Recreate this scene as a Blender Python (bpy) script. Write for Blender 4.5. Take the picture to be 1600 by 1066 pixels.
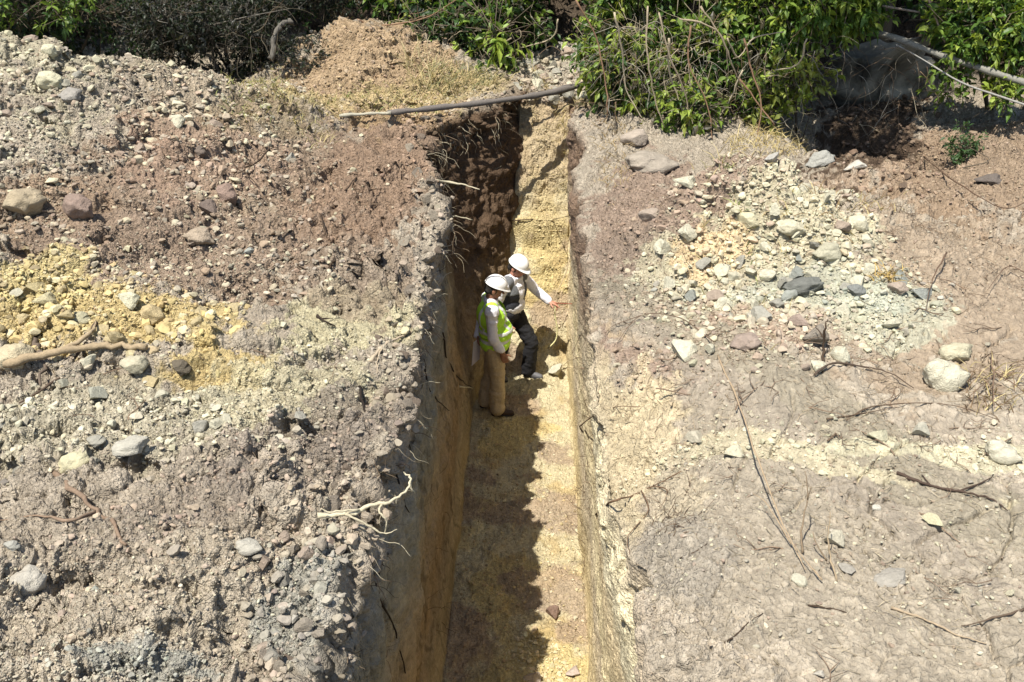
import bpy, math, random
import numpy as np
from mathutils import Vector, Matrix, Euler
R = math.radians
random.seed(7)
rng = np.random.default_rng(7)
for o in list(bpy.data.objects): bpy.data.objects.remove(o)
SC = bpy.context.scene
COL = SC.collection

# ------------------------------------------------------------------ camera, sky, sun
CAM_H, PITCH, FPX = 3.23, R(28.0), 1555.0
cam_d = bpy.data.cameras.new('camera'); cam = bpy.data.objects.new('camera', cam_d); COL.objects.link(cam)
cam_d.sensor_width = 36.0; cam_d.lens = 36.0 * FPX / 1600.0
cam_d.clip_start = 0.05; cam_d.clip_end = 2000
cam.location = (0, 0, CAM_H); cam.rotation_euler = (R(90) - PITCH, 0, 0)
SC.camera = cam
SUN = Vector((0.29, 0.36, -1.0)).normalized()          # the way the light travels
sun_d = bpy.data.lights.new('sun', 'SUN'); sun = bpy.data.objects.new('sun', sun_d); COL.objects.link(sun)
sun_d.energy = 5.0; sun_d.angle = R(0.5); sun_d.color = (1.0, 0.95, 0.87)
sun.rotation_euler = SUN.to_track_quat('-Z', 'Y').to_euler()
W = bpy.data.worlds.new('World'); SC.world = W; W.use_nodes = True
nt = W.node_tree; bg = nt.nodes['Background']
sky = nt.nodes.new('ShaderNodeTexSky'); sky.sky_type = 'NISHITA'; sky.sun_disc = False
sky.sun_elevation = math.asin(-SUN.z); sky.sun_rotation = math.atan2(-SUN.x, -SUN.y)
nt.links.new(sky.outputs[0], bg.inputs[0]); bg.inputs[1].default_value = 0.105
SC.view_settings.view_transform = 'Standard'; SC.view_settings.look = 'None'
SC.view_settings.exposure = 0.70; SC.view_settings.gamma = 1.0

# ------------------------------------------------------------------ numpy noise
PERM = rng.permutation(4096).astype(np.int32)
RV = rng.random(4096).astype(np.float32)
def h3(i, j, k): return PERM[(PERM[(PERM[i & 4095] + j) & 4095] + k) & 4095]
def vnoise(x, y, z):
    xi = np.floor(x).astype(np.int32); yi = np.floor(y).astype(np.int32); zi = np.floor(z).astype(np.int32)
    fx = (x - xi).astype(np.float32); fy = (y - yi).astype(np.float32); fz = (z - zi).astype(np.float32)
    fx = fx*fx*(3-2*fx); fy = fy*fy*(3-2*fy); fz = fz*fz*(3-2*fz)
    r = 0
    for a in (0, 1):
        wa = fx if a else 1-fx
        for b in (0, 1):
            wb = fy if b else 1-fy
            r = r + wa*wb*(RV[h3(xi+a, yi+b, zi)]*(1-fz) + RV[h3(xi+a, yi+b, zi+1)]*fz)
    return r*2-1
def fbm(x, y, z, s, n=4, gain=0.5):
    a, t = 1.0, 0; r = 0
    for k in range(n):
        r = r + a*vnoise(x*s+17.3*k, y*s-9.1*k+z*s*0.31, z*s+5.7*k-x*s*0.27); t += a; a *= gain; s *= 2.03
    return r/t
def ridged(x, y, z, s, n=3):
    a, t = 1.0, 0; r = 0
    for k in range(n):
        r = r + a*(1-2*np.abs(vnoise(x*s+7.3*k, y*s+3.1*k, z*s+1.7*k))); t += a; a *= 0.5; s *= 2.1
    return r/t
def worley(x, y, s, seed):
    x = x*s; y = y*s; xi = np.floor(x).astype(np.int32); yi = np.floor(y).astype(np.int32)
    f1 = np.full(x.shape, 9.0, np.float32); f2 = f1.copy(); cid = np.zeros(x.shape, np.int32)
    for a in (-1, 0, 1):
        for b in (-1, 0, 1):
            h = h3(xi+a, yi+b, np.int32(seed)); px = xi+a+RV[h]; py = yi+b+RV[(h*7+13) & 4095]
            d = np.sqrt((x-px)**2+(y-py)**2).astype(np.float32)
            m = d < f1
            f2 = np.where(m, f1, np.minimum(f2, d)); cid = np.where(m, h, cid); f1 = np.where(m, d, f1)
    return f1, f2, cid
def sm(a, b, x):
    t = np.clip((x-a)/(b-a), 0, 1); return t*t*(3-2*t)

# ------------------------------------------------------------------ mesh helpers
def lin(c):
    c = np.asarray(c, float)/255.0
    return np.where(c <= 0.04045, c/12.92, ((c+0.055)/1.055)**2.4)
def make_mesh(name, V, F, colors=None, smooth=True):
    """V Nx3; F an Mx3 or Mx4 array or a list of such arrays."""
    me = bpy.data.meshes.new(name)
    Fs = F if isinstance(F, list) else [F]
    Fs = [np.asarray(f, np.int32) for f in Fs if len(f)]
    V = np.asarray(V, np.float32)
    me.vertices.add(len(V)); me.vertices.foreach_set('co', V.ravel())
    loops = np.concatenate([f.ravel() for f in Fs])
    tot = np.concatenate([np.full(len(f), f.shape[1], np.int32) for f in Fs])
    st = np.concatenate([[0], np.cumsum(tot)[:-1]]).astype(np.int32)
    me.loops.add(len(loops)); me.loops.foreach_set('vertex_index', loops)
    me.polygons.add(len(tot)); me.polygons.foreach_set('loop_start', st); me.polygons.foreach_set('loop_total', tot)
    me.polygons.foreach_set('use_smooth', np.full(len(tot), smooth))
    me.update(calc_edges=True); me.validate()
    if colors is not None:
        at = me.color_attributes.new('Col', 'FLOAT_COLOR', 'POINT')
        c4 = np.ones((len(V), 4), np.float32); c4[:, :3] = colors
        at.data.foreach_set('color', c4.ravel())
    return me
def link(name, me, mat=None, parent=None, label=None, cat=None, group=None, kind=None, loc=None):
    if mat is not None and not me.materials: me.materials.append(mat)
    o = bpy.data.objects.new(name, me); COL.objects.link(o)
    if parent is not None: o.parent = parent
    return tag(o, label, cat, group, kind, loc)
def tag(o, label=None, cat=None, group=None, kind=None, loc=None):
    if label: o['label'] = label
    if cat: o['category'] = cat
    if group: o['group'] = group
    if kind: o['kind'] = kind
    if loc is not None: o.location = loc
    return o
def empty(name, loc, label, cat, group=None):
    o = bpy.data.objects.new(name, None); COL.objects.link(o); o.empty_display_size = 0.1
    return tag(o, label, cat, group, None, loc)
class Acc:
    def __init__(s): s.v = []; s.t = []; s.q = []; s.c = []; s.n = 0
    def add(s, v, f, c=None):
        f = np.asarray(f); (s.t if f.shape[1] == 3 else s.q).append(f+s.n)
        s.v.append(np.asarray(v)); s.n += len(v)
        if c is not None: s.c.append(np.broadcast_to(np.asarray(c), (len(v), 3)))
    def mesh(s, name, smooth=True, origin=None):
        V = np.concatenate(s.v)
        if origin is not None: V = V-np.asarray(origin)
        F = [np.concatenate(a) for a in (s.t, s.q) if a]
        return make_mesh(name, V, F, np.concatenate(s.c) if s.c else None, smooth)
def spline(P, n=6):
    P = np.asarray(P, float)
    if len(P) < 3: return np.array([P[0]+(P[1]-P[0])*t for t in np.linspace(0, 1, n+1)])
    Q = np.vstack([2*P[0]-P[1], P, 2*P[-1]-P[-2]]); out = []
    for i in range(1, len(Q)-2):
        for t in np.linspace(0, 1, n, endpoint=False):
            out.append(0.5*((2*Q[i])+(-Q[i-1]+Q[i+1])*t+(2*Q[i-1]-5*Q[i]+4*Q[i+1]-Q[i+2])*t*t+(-Q[i-1]+3*Q[i]-3*Q[i+1]+Q[i+2])*t**3))
    out.append(P[-1]); return np.array(out)
def tube(acc, P, r0, r1=None, sides=6, c=None, knob=0.0):
    P = np.asarray(P, float); n = len(P); r1 = r0*0.4 if r1 is None else r1
    T = np.gradient(P, axis=0); T /= np.linalg.norm(T, axis=1)[:, None]+1e-9
    up = np.array([0, 0, 1.0]) if abs(T[0][2]) < 0.9 else np.array([1.0, 0, 0])
    rad = np.linspace(r0, r1, n)*(1+knob*rng.normal(size=n)); V = []
    a = np.linspace(0, 2*math.pi, sides, endpoint=False)
    for i in range(n):
        u = np.cross(T[i], up); u /= np.linalg.norm(u)+1e-9; w = np.cross(u, T[i]); up = w
        V.append(P[i]+rad[i]*(np.cos(a)[:, None]*u+np.sin(a)[:, None]*w))
    V = np.concatenate(V+[P[:1], P[-1:]]); i = np.arange(n-1)[:, None]*sides; k = np.arange(sides)[None]; k2 = (k+1) % sides
    acc.add(V, np.stack([i+k, i+k2, i+sides+k2, i+sides+k], -1).reshape(-1, 4), c)
    N0 = acc.n-len(V); k = np.arange(sides); k2 = (k+1) % sides; b = (n-1)*sides
    acc.t.append(np.concatenate([np.stack([k2, k, np.full(sides, n*sides)], 1), np.stack([b+k, b+k2, np.full(sides, n*sides+1)], 1)])+N0)
def ico(sub):
    t = (1+5**.5)/2
    v = [(-1,t,0),(1,t,0),(-1,-t,0),(1,-t,0),(0,-1,t),(0,1,t),(0,-1,-t),(0,1,-t),(t,0,-1),(t,0,1),(-t,0,-1),(-t,0,1)]
    v = [np.array(p, float)/np.linalg.norm(p) for p in v]
    f = [(0,11,5),(0,5,1),(0,1,7),(0,7,10),(0,10,11),(1,5,9),(5,11,4),(11,10,2),(10,7,6),(7,1,8),(3,9,4),(3,4,2),(3,2,6),(3,6,8),(3,8,9),(4,9,5),(2,4,11),(6,2,10),(8,6,7),(9,8,1)]
    for _ in range(sub):
        c = {}; g = []
        def mid(a, b):
            k = (min(a, b), max(a, b))
            if k not in c: m = v[a]+v[b]; v.append(m/np.linalg.norm(m)); c[k] = len(v)-1
            return c[k]
        for a, b, d in f:
            x, y, z = mid(a, b), mid(b, d), mid(d, a); g += [(a,x,z),(b,y,x),(d,z,y),(x,y,z)]
        f = g
    return np.array(v), np.array(f)
def stone(sub, cuts=9, rough=0.06, seed=0, hm=.32):
    g = np.random.default_rng(seed); v, f = ico(sub); v = v*g.uniform(.75, 1.15, 3)
    v = v*(1+.5*fbm(v[:, 0]+seed*1.7, v[:, 1], v[:, 2], .9, 2)[:, None])
    for _ in range(cuts):
        d = g.normal(size=3); d /= np.linalg.norm(d); h = g.uniform(hm, .80); s = v@d
        v = v-np.outer(np.maximum(0, s-h), d)
    v = v*(1+rough*fbm(v[:, 0]+seed*3.1, v[:, 1], v[:, 2], 3.2, 4)[:, None]*2)
    v = v/np.abs(v).max(); return v, f

# ------------------------------------------------------------------ materials
def mat_new(name):
    m = bpy.data.materials.new(name); m.use_nodes = True; n = m.node_tree
    return m, n, n.nodes['Principled BSDF']
def nd(n, typ, **kw):
    x = n.nodes.new(typ)
    for k, v in kw.items(): setattr(x, k, v)
    return x
def earth(name, source='attr', rough=0.95, s1=35.0, s2=160.0, bump=0.5, lo=0.78, hi=1.2, dist=0.012, flat=None):
    """source: the mesh's Col attribute, the object's own colour, or a flat colour; mottled and bumped by noise."""
    m, n, p = mat_new(name); L = n.links
    tc = nd(n, 'ShaderNodeNewGeometry') if source == 'attr' else nd(n, 'ShaderNodeTexCoord')
    co = tc.outputs['Position'] if source == 'attr' else tc.outputs['Object']
    if source == 'attr': src = nd(n, 'ShaderNodeAttribute', attribute_name='Col').outputs['Color']
    elif source == 'object': src = nd(n, 'ShaderNodeObjectInfo').outputs['Color']
    else:
        rgb = nd(n, 'ShaderNodeRGB'); rgb.outputs[0].default_value = (*flat, 1); src = rgb.outputs[0]
    a = nd(n, 'ShaderNodeTexNoise'); a.inputs['Scale'].default_value = s1; a.inputs['Detail'].default_value = 6; a.inputs['Roughness'].default_value = .65
    b = nd(n, 'ShaderNodeTexNoise'); b.inputs['Scale'].default_value = s2; b.inputs['Detail'].default_value = 4
    L.new(co, a.inputs['Vector']); L.new(co, b.inputs['Vector'])
    mr = nd(n, 'ShaderNodeMapRange'); mr.inputs['From Min'].default_value = .3; mr.inputs['From Max'].default_value = .7
    mr.inputs['To Min'].default_value = lo; mr.inputs['To Max'].default_value = hi; L.new(a.outputs['Fac'], mr.inputs['Value'])
    vm = nd(n, 'ShaderNodeVectorMath', operation='SCALE'); L.new(src, vm.inputs[0]); L.new(mr.outputs[0], vm.inputs['Scale'])
    L.new(vm.outputs[0], p.inputs['Base Color'])
    ad = nd(n, 'ShaderNodeMath', operation='MULTIPLY_ADD'); ad.inputs[1].default_value = .5
    L.new(b.outputs['Fac'], ad.inputs[0]); L.new(a.outputs['Fac'], ad.inputs[2])
    bp = nd(n, 'ShaderNodeBump'); bp.inputs['Strength'].default_value = bump; bp.inputs['Distance'].default_value = dist
    L.new(ad.outputs[0], bp.inputs['Height']); L.new(bp.outputs[0], p.inputs['Normal'])
    p.inputs['Roughness'].default_value = rough; p.inputs['Specular IOR Level'].default_value = .15
    return m
def leafmat(name, trans=0.35, rough=0.45):
    m, n, p = mat_new(name); L = n.links
    at = nd(n, 'ShaderNodeAttribute', attribute_name='Col'); L.new(at.outputs['Color'], p.inputs['Base Color'])
    p.inputs['Roughness'].default_value = rough; p.inputs['Specular IOR Level'].default_value = .35
    tr = nd(n, 'ShaderNodeBsdfTranslucent'); sc = nd(n, 'ShaderNodeVectorMath', operation='MULTIPLY'); sc.inputs[1].default_value = (1.3, 1.3, .5)
    L.new(at.outputs['Color'], sc.inputs[0]); L.new(sc.outputs[0], tr.inputs['Color'])
    mx = nd(n, 'ShaderNodeMixShader'); mx.inputs[0].default_value = trans
    L.new(p.outputs[0], mx.inputs[1]); L.new(tr.outputs[0], mx.inputs[2]); L.new(mx.outputs[0], n.nodes['Material Output'].inputs[0])
    return m
def plain(name, c, rough=.7, bump=0.0, s=30, spec=.3, var=.12):
    m, n, p = mat_new(name); L = n.links; tc = nd(n, 'ShaderNodeTexCoord')
    a = nd(n, 'ShaderNodeTexNoise'); a.inputs['Scale'].default_value = s; a.inputs['Detail'].default_value = 5; L.new(tc.outputs['Object'], a.inputs['Vector'])
    mr = nd(n, 'ShaderNodeMapRange'); mr.inputs['From Min'].default_value = .3; mr.inputs['From Max'].default_value = .7
    mr.inputs['To Min'].default_value = 1-var; mr.inputs['To Max'].default_value = 1+var; L.new(a.outputs['Fac'], mr.inputs['Value'])
    vm = nd(n, 'ShaderNodeVectorMath', operation='SCALE'); vm.inputs[0].default_value = c; L.new(mr.outputs[0], vm.inputs['Scale'])
    L.new(vm.outputs[0], p.inputs['Base Color']); p.inputs['Roughness'].default_value = rough; p.inputs['Specular IOR Level'].default_value = spec
    if bump:
        bp = nd(n, 'ShaderNodeBump'); bp.inputs['Strength'].default_value = bump; bp.inputs['Distance'].default_value = .015
        L.new(a.outputs['Fac'], bp.inputs['Height']); L.new(bp.outputs[0], p.inputs['Normal'])
    return m
M_SOIL = earth('soil', 'attr', s1=24, s2=110, bump=1.0, lo=.80, hi=1.16, dist=.012)
def grain(m, s, disp, colv):
    """crumbs: two sizes of cells break up the colour and the relief of a soil."""
    n = m.node_tree; L = n.links; p = n.nodes['Principled BSDF']; geo = next(q for q in n.nodes if q.type in ('NEW_GEOMETRY', 'TEX_COORD'))
    co = geo.outputs['Position'] if geo.type == 'NEW_GEOMETRY' else geo.outputs['Object']
    wn = nd(n, 'ShaderNodeTexNoise'); wn.inputs['Scale'].default_value = s*.6; L.new(co, wn.inputs['Vector'])
    mv = nd(n, 'ShaderNodeVectorMath', operation='MULTIPLY_ADD'); mv.inputs[1].default_value = (.9/s,)*3; L.new(wn.outputs['Color'], mv.inputs[0]); L.new(co, mv.inputs[2])
    v1 = nd(n, 'ShaderNodeTexVoronoi'); v1.inputs['Scale'].default_value = s; v2 = nd(n, 'ShaderNodeTexVoronoi'); v2.inputs['Scale'].default_value = s*2.7
    for v in (v1, v2): L.new(mv.outputs[0], v.inputs['Vector'])
    ma = nd(n, 'ShaderNodeMath', operation='MULTIPLY_ADD'); ma.inputs[1].default_value = .45; L.new(v2.outputs['Distance'], ma.inputs[0]); L.new(v1.outputs['Distance'], ma.inputs[2])
    old = p.inputs['Normal'].links[0].from_node
    bp = nd(n, 'ShaderNodeBump'); bp.invert = True; bp.inputs['Strength'].default_value = .9; bp.inputs['Distance'].default_value = disp
    ga = nd(n, 'ShaderNodeAttribute', attribute_name='grain'); gs = nd(n, 'ShaderNodeMath', operation='MULTIPLY'); gs.inputs[1].default_value = .9
    L.new(ga.outputs['Fac'], gs.inputs[0]); L.new(gs.outputs[0], bp.inputs['Strength'])
    L.new(ma.outputs[0], bp.inputs['Height']); L.new(old.outputs[0], bp.inputs['Normal']); L.new(bp.outputs[0], p.inputs['Normal'])
    bc = p.inputs['Base Color'].links[0].from_socket; sx = nd(n, 'ShaderNodeSeparateColor'); L.new(v1.outputs['Color'], sx.inputs[0]); sy = nd(n, 'ShaderNodeSeparateColor'); L.new(v2.outputs['Color'], sy.inputs[0])
    a1 = nd(n, 'ShaderNodeMath', operation='ADD'); L.new(sx.outputs[0], a1.inputs[0]); L.new(sy.outputs[1], a1.inputs[1])
    mr = nd(n, 'ShaderNodeMapRange'); mr.inputs['From Max'].default_value = 2; mr.inputs['To Min'].default_value = 1-colv; mr.inputs['To Max'].default_value = 1+colv; L.new(a1.outputs[0], mr.inputs['Value'])
    for k_, sg in (('To Min', -1), ('To Max', 1)):
        mm = nd(n, 'ShaderNodeMath', operation='MULTIPLY_ADD'); mm.inputs[1].default_value = sg*colv; mm.inputs[2].default_value = 1; L.new(ga.outputs['Fac'], mm.inputs[0]); L.new(mm.outputs[0], mr.inputs[k_])
    vm = nd(n, 'ShaderNodeVectorMath', operation='SCALE'); L.new(bc, vm.inputs[0]); L.new(mr.outputs[0], vm.inputs['Scale']); L.new(vm.outputs[0], p.inputs['Base Color'])
grain(M_SOIL, 42, .020, .26)
M_RUB = earth('rubble_earth', 'attr', s1=40, s2=150, bump=.5, lo=.85, hi=1.15)
M_ROCK = earth('rock', 'object', s1=3.5, s2=14, bump=.6, lo=.78, hi=1.15, dist=.05)
M_WOOD = earth('dead_wood', 'attr', s1=60, s2=220, bump=.6, lo=.75, hi=1.2, dist=.006)
M_LEAF = leafmat('leaf'); M_STRAW = leafmat('straw', .2, .7)

# ------------------------------------------------------------------ terrain: one continuous sheet with the trench in it
DEP = 3.10
def wob(y, s, seed, a): return a*fbm(y*0+seed, y, y*0, s, 4)
def rimL(y):
    x = np.interp(y, [1, 3.0, 3.5, 3.9, 4.28, 4.7, 5.15, 5.5, 6.2, 7.3, 8.5, 9.5, 10.3, 11.2, 11.8, 12.3, 13.0, 14], [-.80,-.80,-.88,-.80,-.87,-.78,-.62,-.66,-.60,-.64,-.62,-.72,-.90,-.95,-.66,-.25,.0,.1])
    return x+wob(y, 1.7, 3.3, .15)+wob(y, 8, 8.1, .09)-.16*np.clip(wob(y, 3.7, 1.1, 2)-.15, 0, 1)*sm(12.5, 11, y)
def rimR(y):
    x = np.interp(y, [1, 3.0, 3.7, 4.2, 4.75, 5.5, 6.4, 7.5, 9, 11, 12, 13, 14], [.56,.56,.61,.63,.62,.62,.61,.61,.66,.77,.80,.84,.84])
    return x+wob(y, 1.3, 5.3, .13)+wob(y, 5, 2.1, .07)+.05*np.clip(wob(y, 9, 4.4, 2)-.1, 0, 1)
def baseL(y):
    return np.interp(y, [1, 5.9, 10.2, 10.9, 11.6, 12.3, 13.2, 14], [-.58,-.58,-.47,-.34,-.14,.0,.12,.15])+wob(y, 1.2, 1.3, .02)
def baseR(y):
    return np.interp(y, [1, 5.9, 10.2, 13, 14], [.66,.66,.70,.76,.8])+wob(y, 1.5, 6.3, .02)
def depth(y):            # floor level below the rim: flat floor, then the steep slope at the far end
    d = np.interp(y, [0.6, 1.2, 10.95, 11.25, 12.0, 12.10, 12.16, 12.32, 12.7, 13.15, 13.5], [0, 1, 1, .955, .62, .58, .47, .45, .22, .06, .0])
    return DEP*d
def gauss(x, y, cx, cy, rx, ry, rot=0, p=1.0):
    c, s = math.cos(rot), math.sin(rot); u = ((x-cx)*c+(y-cy)*s)/rx; v = (-(x-cx)*s+(y-cy)*c)/ry
    return np.exp(-(u*u+v*v)**p)
def ground_z(x, y):
    z = np.zeros_like(x)
    er = np.clip(x-rimR(y), 0, 9)*np.ones_like(x); z = z-(.06+.30*gauss(y, y*0, 5.1, 0, 1.1, 1))*np.exp(-(er/(.10+.36*gauss(y, y*0, 5.1, 0, 1.1, 1)))**1.5)*(x > 0)*(y < 12.5)
    # left spoil heap: rises away from the camera to a ridge, drops behind it
    ry = np.interp(x, [-9, -5.4, -4, -2.7, -2.1], [10.2, 10.0, 10.0, 11.0, 11.9])
    rh = np.interp(x, [-12, -9, -5.4, -4.0, -3.3, -2.7, -2.1, -1.3], [1.2, 1.5, 1.36, 1.12, .82, .48, .12, 0])
    f = np.where(y < ry, np.clip((y-5.4)/(ry-5.4), 0, 1)**1.25, np.clip(1-(y-ry)/1.5, 0, 1))
    z = z+rh*f
    # right mound
    z = z+.68*gauss(x, y, 1.9, 7.7, .80, .60)+.10*fbm(x, y+3, x*0, 2.4, 3)*gauss(x, y, 2.2, 7.5, 1.3, 1.0)+.26*gauss(x, y, 2.85, 7.1, .95, .8, .6)
    z = z+.16*gauss(x, y, 4.6, 9.6, 1.6, .9)+.10*gauss(x, y, 1.5, 5.6, .6, .9)-.10*gauss(x, y, .75, 5.0, .30, 1.2)
    # gully behind on the right, terrace beside it
    z = z-1.4*gauss(x, y, 3.9, 10.8, .5, 1.0, .45, 1.5)
    # mound behind the trench on the left
    z = z+.58*gauss(x, y, -2.05, 13.7, 1.15, 1.2)+.10*fbm(x, y, x*0, 1.6, 4)*gauss(x, y, -2, 13.6, 1.5, 1.3)*3+.30*gauss(x, y, -1.0, 13.9, 1.0, 1.1)+.15*gauss(x, y, .9, 14.6, .7, .6)
    # slumped edge, lower left
    z = z-.16*gauss(x, y, -1.05, 3.5, .30, .45)-.14*gauss(x, y, -1.15, 3.0, .45, .3)
    # bank rising behind everything
    b = 14.9-1.6*sm(1.0, 3.0, x)-.6*sm(4.5, 7, x)+.6*sm(-3, -5, x)
    z = z+np.clip((y-b), 0, 60)**1.15*np.where(y < b+3.5, .62, .62)*np.clip(1.2-(y-b)/60, .25, 1)
    tl = fbm(x*.7+8, y*1.3, x*0, .9, 4)*4; z = z+.13*(np.floor(tl)+sm(0, .22, tl-np.floor(tl))-tl)*sm(-.8, -1.6, x)*sm(40, 14, y)
    z = z+.10*fbm(x, y, x*0, .7, 3)*sm(.8, 2.0, np.abs(x))+.15*fbm(x+5, y, x*0, 1.0, 4)*sm(-.9, -2.0, x)+.05*fbm(x, y, x*0, 2.2, 3)
    return z
# rows
ys = [2.3]
while ys[-1] < 16.6:
    y = ys[-1]; s = .92*(y*y+CAM_H**2)/(995*CAM_H)
    if y > 5.5: s = min(s, 1.15*(y*y+6.33**2)/(995*6.33))
    if 10.8 < y < 13.4: s = .013
    ys.append(y+s)
ys = np.array([-150, -60, -20, -6, -1, .5, .8, 1.2, 1.6, 2.0]+ys+[17.2, 18, 19.5, 22, 26, 32, 40, 55, 80, 120, 200, 400])
NG, NWL, NF = 560, 170, 170
u = np.linspace(0, 1, NG)
NR = len(ys); Y = ys[:, None]
Wd = np.maximum(3.0, (.883*np.clip(ys, 2, 22)+1.5)*.555+1.0)[:, None]
rl, rr, bl, br, dp = (f(ys)[:, None] for f in (rimL, rimR, baseL, baseR, depth))
off = sm(13.2, 13.6, Y); # beyond the trench the four lines are just places on the ground
gl = rl+(-Wd-rl)*u[::-1][None]; gr = rr+(Wd-rr)*u[None]
out = np.array([400, 120, 40, 15, 5])[None, :]
gl = np.concatenate([-Wd-out, gl], 1); gr = np.concatenate([gr, Wd+out[:, ::-1]], 1)
tw = np.linspace(0, 1, NWL+2)[1:-1][None]; tf = np.linspace(0, 1, NF)[None]
zl = ground_z(rl, Y); zr = ground_z(rr, Y)
flr = np.minimum(zl, zr)*(dp/DEP)*0-dp+np.where(dp < .01, 0, 0)
def wall(xa, za, xb, zb, t, bow):
    x = xa+(xb-xa)*sm(0, 1, t**.8)+bow*np.sin(t*math.pi)*(dp/DEP); z = za+(zb-za)*t
    return x, z
zfL = np.where(dp > .02, -dp, ground_z(bl, Y)); zfR = np.where(dp > .02, -dp, ground_z(br, Y))
k = sm(0, .5, dp); zfL = ground_z(bl, Y)*(1-k)-dp*k-(1-k)*dp*.5; zfR = ground_z(br, Y)*(1-k)-dp*k-(1-k)*dp*.5
xwl, zwl = wall(rl, zl, bl, zfL, tw, -.05)
xwr, zwr = wall(rr, zr, br, zfR, tw, .03)
xf = bl+(br-bl)*tf; zf = zfL+(zfR-zfL)*tf-.05*np.sin(tf*math.pi)*0
xwr = xwr[:, ::-1]; zwr = zwr[:, ::-1]
X = np.concatenate([gl, xwl, xf, xwr, gr], 1)
Z = np.concatenate([ground_z(gl, Y+0*gl), zwl, zf, zwr, ground_z(gr, Y+0*gr)], 1)
NC = X.shape[1]; Yg = np.broadcast_to(Y, X.shape).copy()
i0 = gl.shape[1]; i1 = i0+NWL; i2 = i1+NF; i3 = i2+NWL
zone = np.zeros(X.shape, np.int8); kk = np.broadcast_to(dp > .25, X.shape)
zone[:, i0:i1] = 1; zone[:, i1:i2] = 2; zone[:, i2:i3] = 3; zone = np.where(kk, zone, 0)
P = np.stack([X, Yg, Z], -1)
def normals(P):
    a = np.gradient(P, axis=0); b = np.gradient(P, axis=1); n = np.cross(b, a); return n/(np.linalg.norm(n, axis=-1, keepdims=True)+1e-9)
N0 = normals(P)
x, y, z = (P[..., i] for i in range(3))
near = sm(60, 18, np.abs(y))*sm(30, 12, np.abs(x))
# crumb relief on open ground: clods of several sizes, thrown together unevenly
def clods(x, y, s, seed, keep):
    f1, f2, cid = worley(x+.35/s*vnoise(x*s*2, y*s*2, x*0), y+.35/s*vnoise(x*s*2+9, y*s*2, x*0+4), s, seed)
    r = RV[(cid*3+5) & 4095]; q = RV[(cid*11+7) & 4095]
    return np.clip(1-(f1/(.35+.35*q))**2, 0, 1)**.6*(r < keep)*(.4+.6*q), (f2-f1)
big = sm(-.1, .35, fbm(x, y, x*0+3, .9, 3))
c1, _ = clods(x, y, 6, 11, .35); c2, e2 = clods(x, y, 13, 22, .5); c3, _ = clods(x, y, 27, 33, .6); c4, _ = clods(x, y, 55, 44, .7)
fineness = sm(11, 4, y)
smoothR = sm(.3, 1.5, x)*sm(7.4, 6.2, y)                   # tamped clay on the lower right
gd = (.045*c1*big+.030*c2*(.35+.65*big)+.015*c3+.007*c4*fineness)*(1-.62*smoothR)*1.9
gd += (.040-.022*smoothR)*fbm(x, y, z, 3.0, 5)+.014*ridged(x, y, z, 9, 3)*(1-smoothR*.8)
wx, wy = x+.16*fbm(x, y, z, 2.5, 3), y+.16*fbm(x+7, y, z, 2.5, 3)
pk1, pk2, pid = worley(wx, wy, 2.3, 71); gd -= .035*smoothR*sm(.07, .0, pk2-pk1)*sm(-.15, .15, fbm(x, y, z+3, 1.3, 3)); gd += .022*smoothR*(RV[(pid*5+1) & 4095]-.5)*sm(.0, .08, pk2-pk1)*sm(-.1, .2, fbm(x, y, z+3, 1.3, 3))
tq = fbm(x*1.0, y*1.1, z+2, 2.2, 6)*8; tfr = tq-np.floor(tq); gd += .028*(np.floor(tq)+sm(.0, .16, tfr)-tq)*(.25+.15*smoothR)
gd -= .09*sm(.05, .55, fbm(x, y, z+31, 2.4, 4))*(1-smoothR)
crk = np.abs(fbm(x, y, z, 3.2, 4)); gd -= .05*smoothR*sm(.025, .0, crk)*sm(0, .3, fbm(x, y, z+7, 1.5, 2))
lump = sm(1.05, .0, np.abs(x-rl))*(x < rl)*sm(13.2, 12.6, y)  # torn, lumpy strip along the left rim
gd += lump*(.10*fbm(x, y, z, 3.5, 5)+.05*c2+.03*c1)
# walls: bucket scrapes that run along the trench, lumps, a ragged top edge
dtop = np.where(zone == 1, zl-z, np.where(zone == 3, zr-z, 0))
scr = .42*fbm(x*0+1, y*.6, z*2.2, 2.6, 5)+.6*fbm(x*0+1, y*1.6, z*1.2, 2.4, 6)
wd = .018*fbm(x, y, z, 6, 5)+.014*ridged(x*0+2, y*2.2, z*.25, 7, 3)*sm(-.2, .3, fbm(x*0, y, z, .9, 3))+.075*fbm(x, y*.6, z, 1.6, 4)+.028*scr+.014*fbm(x, y, z, 14, 4)+.012*ridged(x*0, y*.5, z*2.4, 5, 3)
rag = sm(.75, .05, dtop)
wl = wd+rag*(.20*fbm(x, y, z, 4.5, 4)+.07*fbm(x, y, z, 15, 3))
far = sm(9.8, 11.2, y)
wl = wl+far*(.10*fbm(x, y, z, 4, 4)+.05*ridged(x, y, z, 7, 3))
wr = wd*.8+rag*(.09*fbm(x, y, z, 5, 4)+.03*fbm(x, y, z, 14, 3))
fc1, _ = clods(x, y+z*.5, 7, 5, .5); fc2, _ = clods(x, y+z*.5, 22, 6, .5); fc3, _ = clods(x, y+z*.5, 45, 9, .6)
fd = sm(-1.8, -.8, z)*(.09*fbm(x, y, z, 3.3, 4)+.05*ridged(x, y, z, 6, 3))+.045*fbm(x, y, z, 3, 5)+.035*fc1+.020*fc2+.009*fc3+.02*ridged(x*.5, y*2, z*2, 4, 3)
D = np.select([zone == 1, zone == 2, zone == 3], [wl, fd, wr], gd)
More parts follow.
